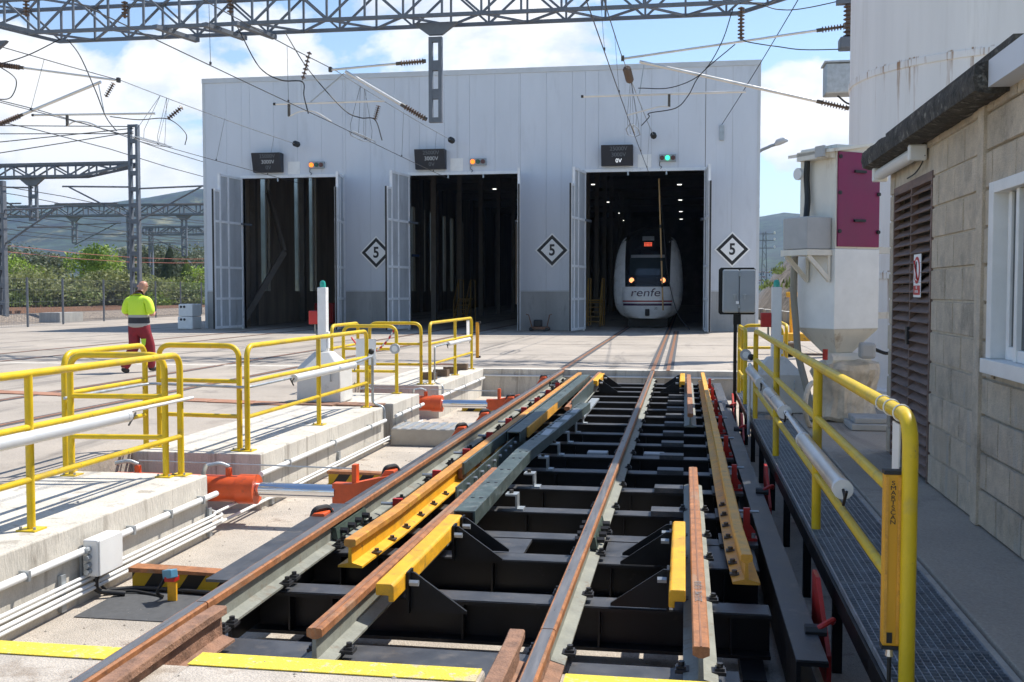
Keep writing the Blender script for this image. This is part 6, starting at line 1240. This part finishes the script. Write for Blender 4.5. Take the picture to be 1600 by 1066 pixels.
# ================================================================== worker
def worker():
    root = thing('person', 'worker in yellow high visibility shirt and dark red trousers walking, head bowed, hands in front', 'person', (-9.95, 18.15, 0)); rz = R(-6)
    N0 = [((0, 0, .93), (.13, .10)), ((0, -.01, 1.10), (.14, .105)), ((0, -.02, 1.28), (.15, .105)), ((0, 0, 1.41), (.075, .07)), ((.005, .045, 1.48), .06), ((.015, .10, 1.535), .088), ((.02, .115, 1.615), .10), ((.02, .095, 1.69), .06)]
    E0 = [(0, 1), (1, 2), (2, 3), (3, 4), (4, 5), (5, 6), (6, 7)]
    def limb(base, pts):
        p = base
        for co, r in pts: N0.append((co, r)); E0.append((p, len(N0) - 1)); p = len(N0) - 1
        return p
    limb(0, [((-.10, 0, .86), .085), ((-.11, .0, .48), .06), ((-.13, -.30, .12), .042), ((-.13, -.30, .06), .042), ((-.135, -.18, .04), .03)])
    limb(0, [((.10, 0, .86), .085), ((.11, .16, .48), .06), ((.10, .20, .09), .042), ((.10, .24, .05), .04), ((.10, .36, .035), .03)])
    for s in (-1, 1):
        hnd = limb(2, [((s * .13, -.02, 1.36), .06), ((s * .21, -.02, 1.34), .062), ((s * .275, -.03, 1.08), .045), ((s * .17, .20, 1.06), .032), ((s * .13, .27, 1.08), .034)])
        for dx, dy, dz in ((-.02, .07, .0), (-.025, .075, .018), (-.03, .07, .035), (-.03, .055, .05), (.03, .045, .03)): limb(hnd, [((s * .13 + s * dx * .5, .27 + dy * .5, 1.08 + dz), .010), ((s * .13 + s * dx * 1.4, .27 + dy, 1.07 + dz), .008)])
    return root, rz, N0, E0
wr, rz, N0, E0 = worker()
def rotl(p): c, s = math.cos(rz), math.sin(rz); return (p[0] * c - p[1] * s, p[0] * s + p[1] * c, p[2])
def grow(name, nodes, edges, m, sub=2):
    """tapered tubes over the skeleton joined by a skin modifier"""
    me = bpy.data.meshes.new(name); me.from_pydata([rotl(n[0]) for n in nodes], edges, [])
    for x in ml(m): me.materials.append(x)
    o = bpy.data.objects.new(name, me); COL.objects.link(o); o.parent = wr; WL[o.name] = WL[wr.name].copy()
    md = o.modifiers.new('skin', 'SKIN'); md.use_smooth_shade = True
    if not me.skin_vertices: me.update()
    sv = me.skin_vertices[0].data
    for i, n in enumerate(nodes): r = n[1]; sv[i].radius = r if isinstance(r, tuple) else (r, r); sv[i].use_root = (i == 0)
    s = o.modifiers.new('sub', 'SUBSURF'); s.levels = sub; s.render_levels = sub
    return o
grow('body', N0, E0, 'skin')
sn = [((0, -.005, .80), (.225, .185)), ((0, -.005, .92), (.215, .18)), ((0, -.01, 1.10), (.20, .165)), ((0, -.03, 1.27), (.20, .15)), ((0, -.01, 1.37), (.12, .10)), ((0, .01, 1.42), (.085, .08))]; se = [(0, 1), (1, 2), (2, 3), (3, 4), (4, 5)]
for s in (-1, 1): k = len(sn); sn += [((s * .15, -.02, 1.345), .085), ((s * .215, -.02, 1.32), .088), ((s * .255, -.03, 1.20), .085), ((s * .275, -.03, 1.06), .082)]; se += [(3, k), (k, k + 1), (k + 1, k + 2), (k + 2, k + 3)]
grow('shirt', sn, se, 'hi_vis')
grow('collar', [((0, -.005, 1.42), (.088, .085)), ((0, .015, 1.475), (.078, .075))], [(0, 1)], 'navy', 1)
tn = [((0, 0, 1.02), (.18, .14)), ((0, 0, .90), (.195, .165))]; te = [(0, 1)]
for s, kn, an in ((-1, (-.11, .0, .48), (-.13, -.31, .07)), (1, (.11, .16, .48), (.105, .19, .05))): k = len(tn); tn += [((s * .105, 0, .76), (.12, .125)), (kn, .105), (an, .09)]; te += [(1, k), (k, k + 1), (k + 1, k + 2)]
grow('trousers', tn, te, 'trouser')
for pts in ([((-.13, -.31, .11), .055), ((-.13, -.30, .05), .052), ((-.135, -.15, .035), .042)], [((.10, .17, .10), .055), ((.10, .20, .05), .052), ((.10, .37, .04), .042)]): grow('shoe', pts, [(0, 1), (1, 2)], 'shoe', 2)
for s in (-1, 1): grow('ear', [((s * .10 + .02, .10, 1.575), (.013, .022)), ((s * .106 + .02, .095, 1.61), (.013, .022))], [(0, 1)], 'skin', 1)
grow('nose', [((.02, .205, 1.59), (.012, .012)), ((.02, .225, 1.56), (.016, .014))], [(0, 1)], 'skin', 1)
for s in (-1, 1): grow('eye', [((s * .035 + .02, .20, 1.615), .011), ((s * .035 + .02, .206, 1.612), .009)], [(0, 1)], 'sign_black', 1)
grow('mouth', [((-.005, .185, 1.525), .006), ((.045, .185, 1.525), .006)], [(0, 1)], 'trouser', 1)
q = B(); q.prism([(0, 0), (.09, .005), (.075, -.10), (.03, -.24)], tuple(Vector((-9.95, 18.15, .62)) + Vector(rotl((.075, -.06, 0)))), Vector(rotl((.8, .6, 0))), (0, 0, 1), Vector(rotl((.012, -.022, 0)))); obj('knee_pocket', q, 'lime', wr)
b = B(); p = Vector((-9.95, 18.15, 1.11)) + Vector(rotl((0, .34, 0))); b.box(p.x - .04, p.y - .01, p.z - .05, p.x + .04, p.y + .01, p.z + .09); obj('phone', b, 'black_rubber', label='small dark phone held in the worker hands', cat='phone')
# ================================================================== air
b = B(); b.box(-5200, -400, -1.25, 5200, 6100, 330); hz_ = obj('haze', b, 'cable', kind='stuff', label='thin blue haze of the air', cat='haze')
hm = bpy.data.materials.new('haze_air'); hm.use_nodes = True; t = hm.node_tree; t.nodes.clear(); pv = N(t, 'ShaderNodeVolumePrincipled'); pv.inputs['Color'].default_value = (.42, .64, 1, 1); pv.inputs['Density'].default_value = HAZE; pv.inputs['Anisotropy'].default_value = .2
ou = N(t, 'ShaderNodeOutputMaterial'); t.links.new(pv.outputs[0], ou.inputs['Volume']); hz_.data.materials.clear(); hz_.data.materials.append(hm)
